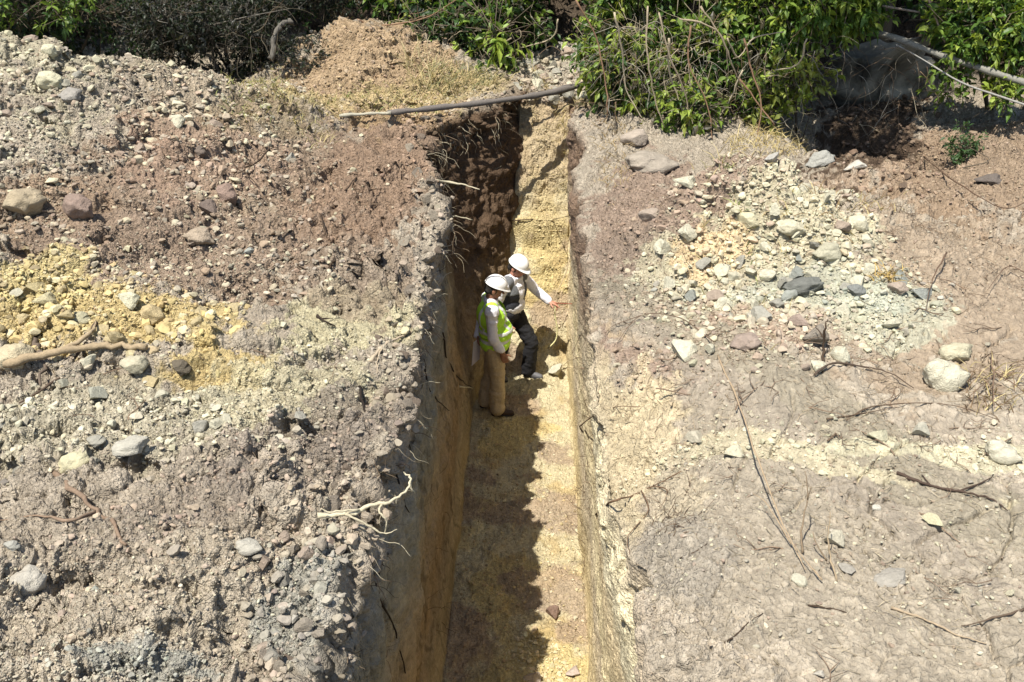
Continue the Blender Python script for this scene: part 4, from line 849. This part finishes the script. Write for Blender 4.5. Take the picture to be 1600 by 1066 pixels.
# ------------------------------------------------------------------ people
def cap_prim(acc, p0, p1, r0, r1, n=14):
    p0, p1 = np.array(p0, float), np.array(p1, float); ax = p1-p0; Ln = np.linalg.norm(ax); ax = ax/(Ln+1e-9)
    h = np.array([1., 0, 0]) if abs(ax[0]) < .8 else np.array([0, 1., 0]); u = np.cross(ax, h); u /= np.linalg.norm(u); w = np.cross(ax, u)
    prof = [(-r0*math.cos(t), r0*math.sin(t)) for t in np.linspace(.25, math.pi/2, 4)]+[(Ln+r1*math.sin(t), r1*math.cos(t)) for t in np.linspace(0, math.pi/2-.25, 4)]
    a = np.linspace(0, 2*math.pi, n, endpoint=False); V = [p0+ax*s+r*(np.cos(a)[:, None]*u+np.sin(a)[:, None]*w) for s, r in prof]
    m = len(prof); V = np.concatenate(V+[[p0-ax*r0], [p1+ax*r1]]); i = np.arange(m-1)[:, None]*n; k = np.arange(n)[None]; k2 = (k+1) % n
    acc.add(V, np.stack([i+k, i+k2, i+n+k2, i+n+k], -1).reshape(-1, 4)); N_ = acc.n-len(V); k = np.arange(n); k2 = (k+1) % n; b = (m-1)*n
    acc.t.append(np.concatenate([np.stack([k2, k, np.full(n, m*n)], 1), np.stack([b+k, b+k2, np.full(n, m*n+1)], 1)])+N_)
ICO2 = ico(2)
def ell(acc, c, r, rot=None):
    v = ICO2[0]*np.array(r)
    if rot is not None: v = v@np.array(Euler(rot).to_matrix()).T
    acc.add(v+np.array(c), ICO2[1])
def fuse(prims, voxel, smooth=2, wr=0.0, wrs=8.0, seed=0):
    a = Acc()
    for p in prims:
        if p[0] == 'c': cap_prim(a, *p[1:])
        else: ell(a, *p[1:])
    me = a.mesh('tmp'); o = bpy.data.objects.new('tmp', me); COL.objects.link(o)
    m = o.modifiers.new('r', 'REMESH'); m.mode = 'VOXEL'; m.voxel_size = voxel; m.use_smooth_shade = True
    if smooth: s = o.modifiers.new('s', 'SMOOTH'); s.iterations = smooth; s.factor = .5
    dg = bpy.context.evaluated_depsgraph_get(); ev = o.evaluated_get(dg); r = bpy.data.meshes.new_from_object(ev)
    bpy.data.objects.remove(o)
    if wr:
        n = len(r.vertices); v = np.empty(n*3, np.float32); r.vertices.foreach_get('co', v); v = v.reshape(-1, 3); nn = np.empty(n*3, np.float32); r.vertices.foreach_get('normal', nn); nn = nn.reshape(-1, 3)
        w = ridged(v[:, 0]+seed, v[:, 1], v[:, 2]*1.6, wrs, 3); v = v+nn*(w*wr)[:, None]; r.vertices.foreach_set('co', v.astype(np.float32).ravel()); r.update()
    return r
def cut(me, keep):
    """keep faces whose centre passes keep(centre array)."""
    import bmesh
    b = bmesh.new(); b.from_mesh(me); c = np.array([f.calc_center_median() for f in b.faces]); k = keep(c)
    b.faces.ensure_lookup_table(); bmesh.ops.delete(b, geom=[f for f, q in zip(b.faces, k) if not q], context='FACES'); b.to_mesh(me); b.free(); return me
def thick(o, t): m = o.modifiers.new('thickness', 'SOLIDIFY'); m.thickness = t; m.offset = 1
def hand_prims(w, d, palm, side, curl=.5, point=False):
    """w wrist, d direction, palm normal, side the way the thumb leaves."""
    w = np.array(w, float); d = np.array(d, float)/np.linalg.norm(d); s = np.array(side, float); s = s-d*(s@d); s /= np.linalg.norm(s)
    n = np.array(palm, float); n = n-d*(n@d)-s*(n@s); n = n/np.linalg.norm(n) if np.linalg.norm(n) > .01 else np.cross(d, s)
    pr = []
    for k in range(4):
        o = s*(.030-.020*k); pr.append(('c', w+o*.6+d*.01, w+o+d*.085, .015, .0125))
        p = w+o+d*.088; L_ = [.078, .086, .080, .062][k]; cu = .12 if (point and k == 0) else curl; dd = d.copy()
        for j, fr in enumerate((.45, .30, .25)):
            c_, s_ = math.cos(cu*(.6+.3*j)), math.sin(cu*(.6+.3*j)); dd = dd*c_+n*s_; dd /= np.linalg.norm(dd); q = p+dd*L_*fr; pr.append(('c', p, q, .0095-.001*j, .0088-.001*j)); p = q
    p = w+d*.025+s*.028; dd = d*.65+s*.65+n*.25
    for j, L_ in enumerate((.038, .030, .024)): dd = dd/np.linalg.norm(dd); q = p+dd*L_; pr.append(('c', p, q, .013-.0015*j, .0115-.0015*j)); p = q; dd = dd+d*.35+n*.15
    return pr
def helmet(parent, hc, tilt, mat):
    V, F = [], []; n, m = 40, 12; rx, ry, rz = .128, .106, .112
    for j in range(m+1):
        t = j/m*math.pi/2
        for i in range(n):
            a = i/n*2*math.pi; cx, cy = math.cos(a), math.sin(a); rib = 1+(.045*math.exp(-(cy/.13)**2)+.03*math.exp(-((abs(cy)-.5)/.09)**2))*math.sin(t)
            V.append((rx*cx*math.cos(t)*1.0, ry*cy*math.cos(t), rz*math.sin(t)*rib))
    for (ex, fx, dz) in ((1.04, 0, -.004), (1.06, .024, -.010)):
        for i in range(n):
            a = i/n*2*math.pi; cx, cy = math.cos(a), math.sin(a); pk = max(0, cx)**3
            V.append((rx*cx*ex+pk*(.02+fx*1.2), ry*cy*ex, dz-.012*pk))
    for j in range(m):
        for i in range(n): i2 = (i+1) % n; F.append((j*n+i, j*n+i2, (j+1)*n+i2, (j+1)*n+i))
    b = (m+1)*n
    for i in range(n):
        i2 = (i+1) % n; F.append((i2, i, b+i, b+i2)); F.append((b+i2, b+i, b+n+i, b+n+i2))
    me = make_mesh('hard_hat', np.array(V), np.array(F)); o = link('hard_hat', me, mat, parent); o.location = hc; o.rotation_euler = tilt
    s = o.modifiers.new('thickness', 'SOLIDIFY'); s.thickness = .004; s.offset = -1
    rg = Acc(); a = np.linspace(0, 2*math.pi, 33); tube(rg, np.column_stack([.120*np.cos(a), .098*np.sin(a), a*0-.012]), .007, .007, 5)
    link('headband', rg.mesh('headband'), M_BLACK, o)
    return o
M_HAT = plain('helmet_plastic', (.80,.79,.76), .3, spec=.5, var=.02); M_BLACK = plain('black_cloth', (.016,.017,.022), .85, .5, 60)
M_SKIN1 = plain('brown_skin', (.26,.125,.075), .55, .15, 80); M_SKIN2 = plain('tanned_skin', (.46,.22,.15), .55, .15, 80)
M_SHIRT = plain('white_shirt', (.72,.71,.74), .85, .4, 40, var=.05); M_HIVIS = plain('hi_vis_cloth', (.46,.80,.06), .7, .4, 40, var=.10)
M_REFL = plain('reflective_tape', (.62,.64,.62), .35, spec=.6, var=.06); M_KHAKI = plain('khaki_cloth', (.44,.35,.22), .9, .5, 45); M_DVEST = plain('dark_vest_cloth', (.030,.032,.040), .85, .5, 50)
M_GVEST = plain('grey_vest_cloth', (.13,.135,.14), .85, .5, 50); M_NAVY = plain('black_trousers', (.014,.014,.016), .85, .5, 45); M_HAIR = plain('black_hair', (.02,.017,.015), .8, .6, 120)
M_SHOE1 = plain('brown_leather', (.045,.028,.020), .5, .3, 60); M_SHOE2 = plain('dusty_black_shoe', (.10,.10,.105), .6, .3, 60); M_SOLE = plain('rubber_sole', (.03,.03,.03), .9); M_PAPER = plain('paper', (.66,.62,.70), .8, var=.04)
M_EYE = plain('eye', (.03,.02,.02), .2)
def person(loc, yaw, label, J, mats, kind):
    t = empty('person', loc, label, 'person'); t.rotation_euler = (0, 0, yaw)
    pel, ch, nk, hd = (np.array(J[k], float) for k in ('pelvis', 'chest', 'neck', 'head'))
    wst = (pel*.5+ch*.5); belly = J.get('belly', 0.0); ht = J['head_tilt']; Rh = np.array(Euler(ht).to_matrix())
    h = lambda v: hd+Rh@np.array(v)
    def limbs_(g, arms=True, legs=True, torso=True, wl=0.0):
        p = []
        if torso:
            p += [('e', pel, (.118+g, .158+g, .115+g)), ('e', wst+[.012+belly*.5, 0, -.02], (.118+g+belly, .150+g, .135+g)), ('e', ch, (.122+g, .172+g, .165+g)),
                  ('c', J['shR'], J['shL'], .062+g, .062+g), ('c', np.array(J['shR'])*.45+nk*.55, np.array(J['shL'])*.45+nk*.55, .055+g, .055+g)]
        if arms:
            for s in 'RL': p += [('c', J['sh'+s], J['el'+s], .050+g*.9, .038+g*.8), ('c', J['el'+s], J['wr'+s], .039+g*.8, .027+g*.7+wl*.5)]
        if legs:
            for s in 'RL': p += [('c', J['hp'+s], J['kn'+s], .088+g, .056+g), ('c', J['kn'+s], J['an'+s], .056+g, .038+g+wl*1.5), ('c', np.array(J['kn'+s])*.6+np.array(J['an'+s])*.4+[-.015, 0, 0], np.array(J['kn'+s])*.45+np.array(J['an'+s])*.55+[-.012, 0, 0], .055+g, .050+g)]
        return p
    head = [('e', h([0, 0, .02]), (.098, .078, .105), ht), ('e', h([.022, 0, -.045]), (.068, .058, .075), ht), ('e', h([.055, 0, -.088]), (.028, .030, .022), ht), ('c', h([.093, 0, .008]), h([.112, 0, -.024]), .009, .014),
            ('c', h([.088, -.04, .028]), h([.088, .04, .028]), .012, .012), ('c', h([.088, -.018, -.056]), h([.088, .018, -.056]), .008, .008), ('c', h([.09, -.015, -.066]), h([.09, .015, -.066]), .008, .008),
            ('e', h([-.005, .083, -.015]), (.022, .010, .032), ht), ('e', h([-.005, -.083, -.015]), (.022, .010, .032), ht), ('e', h([.065, .042, -.02]), (.022, .018, .02)), ('e', h([.065, -.042, -.02]), (.022, .018, .02)),
            ('c', nk+[0, 0, -.05], h([-.02, 0, -.07]), .060, .054)]
    hands = []
    for s in 'RL': hands += hand_prims(J['wr'+s], *J['hand'+s]); hands += [('c', J['wr'+s], np.array(J['wr'+s])+np.array(J['hand'+s][0])*.02, .027, .025)]
    feet = [('c', J['an'+s], np.array(J['an'+s])+Rz(J['toe'+s])@np.array([.11, 0, -.055]), .030, .018) for s in 'RL']
    link('body', fuse(limbs_(0)+head+hands+feet, .0058, 2), mats['skin'], t)
    for sy in (-1, 1): a = Acc(); ell(a, h([.090, sy*.031, .004]), (.011, .014, .009)); link('eye', a.mesh('eye'), M_EYE, t)
    hair = fuse([('e', h([-.018, 0, .012]), (.098, .084, .100), ht), ('c', h([-.07, -.04, -.045]), h([-.07, .04, -.045]), .035, .035)], .007, 1)
    cut(hair, lambda c: ((c-hd)@Rh)[:, 0] < .035-.25*np.maximum(0, -(((c-hd)@Rh)[:, 2]))); link('hair', hair, M_HAIR, t)
    helmet(t, h([.0, 0, .052]), ht, M_HAT)
    sh = fuse(limbs_(.014, True, False, wl=.014), .010, 2, .013, 8, 3)
    cut(sh, lambda c: (np.linalg.norm(c-(nk+[.02, 0, .06]), axis=1) > .072) & (c[:, 2] > pel[2]-J.get('shirt_drop', .02))); o = link('shirt', sh, M_SHIRT, t); thick(o, .003)
    col_ = Acc(); a = np.linspace(.25, 2*math.pi-.25, 24); ring = np.column_stack([.066*np.cos(a), .066*np.sin(a), .012*np.cos(a)*-1]); tube(col_, ring+nk+[.012, 0, .012], .014, .014, 6)
    link('collar', col_.mesh('collar'), M_SHIRT, o)
    tr = fuse([q for q in limbs_(.020, False, True, False, .018)]+[('e', pel, (.135, .172, .125)), ('e', pel+[0, 0, .06], (.128+belly*.5, .165, .07))], .010, 2, .015, 7, 9)
    cut(tr, lambda c: c[:, 2] < pel[2]+.10); o = link('trousers', tr, mats['trousers'], t); thick(o, .003)
    bl = Acc(); a = np.linspace(0, 2*math.pi, 30); tube(bl, np.column_stack([(.139+belly*.5)*np.cos(a), .172*np.sin(a), a*0])+pel+[0, 0, .085], .014, .014, 6); link('belt', bl.mesh('belt'), M_BLACK, t)
    for s in 'RL':
        A = np.array(J['an'+s], float); Q = Rz(J['toe'+s]); pit = J.get('pitch'+s, 0); g_ = lambda v: A+Q@(np.array(Euler((0, pit, 0)).to_matrix())@np.array(v))
        sm_ = fuse([('c', g_([-.03, 0, -.035]), g_([.05, 0, -.05]), .044, .040), ('c', g_([.05, 0, -.05]), g_([.165, 0, -.062]), .044, .036), ('c', g_([-.005, 0, .01]), g_([-.01, 0, -.03]), .050, .046)], .007, 2)
        o = link('shoe', sm_, mats['shoe'], t); so = Acc(); cap_prim(so, g_([-.03, 0, -.078]), g_([.165, 0, -.086]), .044, .040); so2 = so.mesh('sole')
        v = np.empty(len(so2.vertices)*3, np.float32); so2.vertices.foreach_get('co', v); v = v.reshape(-1, 3)
        if abs(pit) < .01: v[:, 2] = A[2]-.080+(v[:, 2]-A[2]+.080)*.28
        so2.vertices.foreach_set('co', v.ravel()); link('sole', so2, M_SOLE, o)
    return t, limbs_, h
def Rz(a): return np.array([[math.cos(a), -math.sin(a), 0], [math.sin(a), math.cos(a), 0], [0, 0, 1.0]])
def shell(prims, vox, keep, mat, parent, name, wr=.005, th=.005, sd=1):
    m = fuse(prims, vox, 3, wr, 7, sd); cut(m, keep); o = link(name, m, mat, parent); thick(o, th); return o
# worker in the lime vest: seen from his right side, standing, papers held behind his back
f1 = hit(784, 640); floor1 = f1[2]
J1 = dict(pelvis=(0,0,.95), chest=(-.03,0,1.27), neck=(-.03,0,1.46), head=(.015,-.005,1.605), head_tilt=(0, .38, -.10), belly=.035,
     shR=(-.04,-.185,1.395), shL=(-.04,.185,1.395), elR=(-.04,-.245,1.11), elL=(-.10,.25,1.13), wrR=(.07,-.235,.885), wrL=(-.175,.10,.975),
     handR=((.35,.08,-.93), (.0,1,0), (.9,0,.3), .45), handL=((-.1,-.75,-.5), (1,0,0), (0,.4,-.9), .9), hpR=(0,-.092,.90), hpL=(0,.092,.90), knR=(.03,-.105,.49), knL=(-.03,.10,.49), anR=(.02,-.11,.088), anL=(-.10,.10,.088), toeR=-.12, toeL=.25, shirt_drop=.02)
p1, L1, h1 = person((f1[0]-.10, f1[1], floor1+.0), .12, 'worker in lime green reflective vest and khaki trousers holding papers behind the back', J1, dict(skin=M_SKIN1, trousers=M_KHAKI, shoe=M_SHOE1), 1)
vp = [('e', (.01,0,.93), (.172,.200,.13)), ('e', (.02,0,1.07), (.190,.192,.16)), ('e', (-.025,0,1.27), (.168,.205,.19)), ('c', (-.04,-.15,1.40), (-.04,.15,1.40), .080, .080), ('c', (-.035,-.1,1.425), (-.035,.1,1.425), .07, .07)]
arm = lambda c: (np.minimum(np.linalg.norm((c-np.array([-.04,-.215,1.375]))*[1,1,.8], axis=1), np.linalg.norm((c-np.array([-.04,.215,1.375]))*[1,1,.8], axis=1)) > .088)
v1 = shell(vp, .010, lambda c: arm(c) & (c[:, 2] > .855) & (np.linalg.norm(c-np.array([-.015,0,1.50]), axis=1) > .095) & ~((c[:, 0] > .05) & (np.abs(c[:, 1]) < .10*(c[:, 2]-1.15)/.3)), M_HIVIS, p1, 'safety_vest')
for (za, zb, nm) in ((1.080, 1.118, 'reflective_strip'), (.968, 1.004, 'reflective_strip')):
    shell([(q[0], q[1], tuple(np.array(q[2])+.004)) if q[0] == 'e' else (q[0], q[1], q[2], q[3]+.004, q[4]+.004) for q in vp], .010, lambda c: arm(c) & (c[:, 2] > za) & (c[:, 2] < zb), M_REFL, v1, nm, th=.003)
shell([(q[0], q[1], tuple(np.array(q[2])+.004)) if q[0] == 'e' else (q[0], q[1], q[2], q[3]+.004, q[4]+.004) for q in vp], .010, lambda c: arm(c) & (c[:, 2] > 1.12) & (np.abs(np.abs(c[:, 1])-.105) < .016), M_REFL, v1, 'shoulder_strip', th=.003)
pm = Acc()
for k in range(4):
    b = np.array([[-.105,-.001,-.15],[.105,-.001,-.15],[.105,.001,-.15],[-.105,.001,-.15],[-.105,-.001,.15],[.105,-.001,.15],[.105,.001,.15],[-.105,.001,.15]])
    pm.add(b+np.array([.004*k, .003*k, -.003*k]), np.array([[0,1,5,4],[1,2,6,5],[2,3,7,6],[3,0,4,7],[4,5,6,7],[3,2,1,0]]))
po = link('paper_sheaf', pm.mesh('paper_sheaf', smooth=False), M_PAPER, label='pale lilac white sheaf of papers held behind the back of the worker in lime', cat='papers')
Rp = Matrix.Rotation(.12, 4, 'Z'); po.matrix_world = Matrix.Translation(p1.location) @ Rp @ Matrix.Translation((-.20, .03, .80)) @ Euler((.06, .08, 1.05)).to_matrix().to_4x4()
# worker in the dark vest: facing half towards us, one foot forward, arm stretched to the end wall
f2 = hit(846, 600); yaw2 = -.62
hp2 = np.array([-.02, 10.9, f2[2]])
J2 = dict(pelvis=(-.02,0,.90), chest=(.03,.01,1.20), neck=(.055,.015,1.385), head=(.10,.01,1.525), head_tilt=(0, .42, .02), belly=.012,
     shR=(.03,-.185,1.325), shL=(.045,.195,1.315), elR=(-.04,-.245,1.06), elL=(.16,.335,1.10), wrR=(.09,-.22,.86), wrL=(.345,.33,1.02),
     handR=((.4,.1,-.9), (0,1,0), (.9,0,.3), .6), handL=((.92,.15,-.25), (0,-.3,-.9), (.1,-.9,.2), .95, True), hpR=(-.02,-.092,.86), hpL=(-.01,.092,.86), knR=(-.03,-.13,.47), knL=(.23,.13,.50), anR=(-.14,-.13,.088), anL=(.18,.14,.088), toeR=-.1, toeL=.15, pitchL=.0)
p2, L2, h2 = person(tuple(hp2), yaw2, 'worker in dark sleeveless vest over white shirt pointing with an outstretched arm', J2, dict(skin=M_SKIN2, trousers=M_NAVY, shoe=M_SHOE2), 2)
vq = [('e', (-.015,0,.93), (.150,.185,.13)), ('e', (.015,0,1.05), (.150,.175,.14)), ('e', (.03,.01,1.20), (.148,.198,.18)), ('c', (.035,-.15,1.335), (.045,.16,1.33), .078, .078), ('c', (.045,-.1,1.36), (.05,.1,1.355), .068, .068)]
arm2 = lambda c: (np.minimum(np.linalg.norm((c-np.array([.03,-.205,1.305]))*[1,1,.8], axis=1), np.linalg.norm((c-np.array([.045,.21,1.295]))*[1,1,.8], axis=1)) > .088)
opn = lambda c: ~((c[:, 0] > .06) & (np.abs(c[:, 1]-.01) < .040+.045*np.clip((c[:, 2]-1.0)/.35, 0, 1)))
nk2 = lambda c: np.linalg.norm(c-np.array([.075,.01,1.425]), axis=1) > .095
v2 = shell(vq, .010, lambda c: arm2(c) & (c[:, 2] > .86) & opn(c) & nk2(c), M_DVEST, p2, 'vest')
shell([(q[0], q[1], tuple(np.array(q[2])+.003)) if q[0] == 'e' else (q[0], q[1], q[2], q[3]+.003, q[4]+.003) for q in vq], .010, lambda c: arm2(c) & (c[:, 2] > 1.21) & opn(c) & nk2(c), M_GVEST, v2, 'shoulder_panel', th=.003)
bt = Acc()
for k in range(5): ell(bt, (.163-.010*max(0,k-2), .01, 1.28-.065*k), (.004, .007, .007))
link('shirt_buttons', bt.mesh('shirt_buttons'), M_BLACK, p2)
def w2(v): q = Rz(yaw2)@np.array(v); return hp2+q
hnd = w2((.435, .345, .99))
def thing_tube(name, P, r, c, label, cat, r1=None):
    P = np.array(P); a = Acc(); tube(a, spline(P-P[0], 8), r, r if r1 is None else r1, 8, c); return link(name, a.mesh(name), M_WOOD, None, label, cat, None, None, P[0])
thing_tube('pointer_stick', [hnd+[-.03, .0, .02], hnd+[.08, .05, -.01], hnd+[.22, .12, -.05]], .009, C(176,104,78), 'thin reddish stick held out to the trench end in the pointing hand', 'stick', .006)
thing_tube('cord', [hnd+[0, -.02, 0], hnd+[-.01, -.03, -.12], hnd+[.02, -.04, -.30], hnd+[.01, -.05, -.45], hnd+[-.06, -.06, -.55]], .0085, C(236,226,160), 'pale yellow cord dangling from the pointing hand', 'cord', .008)
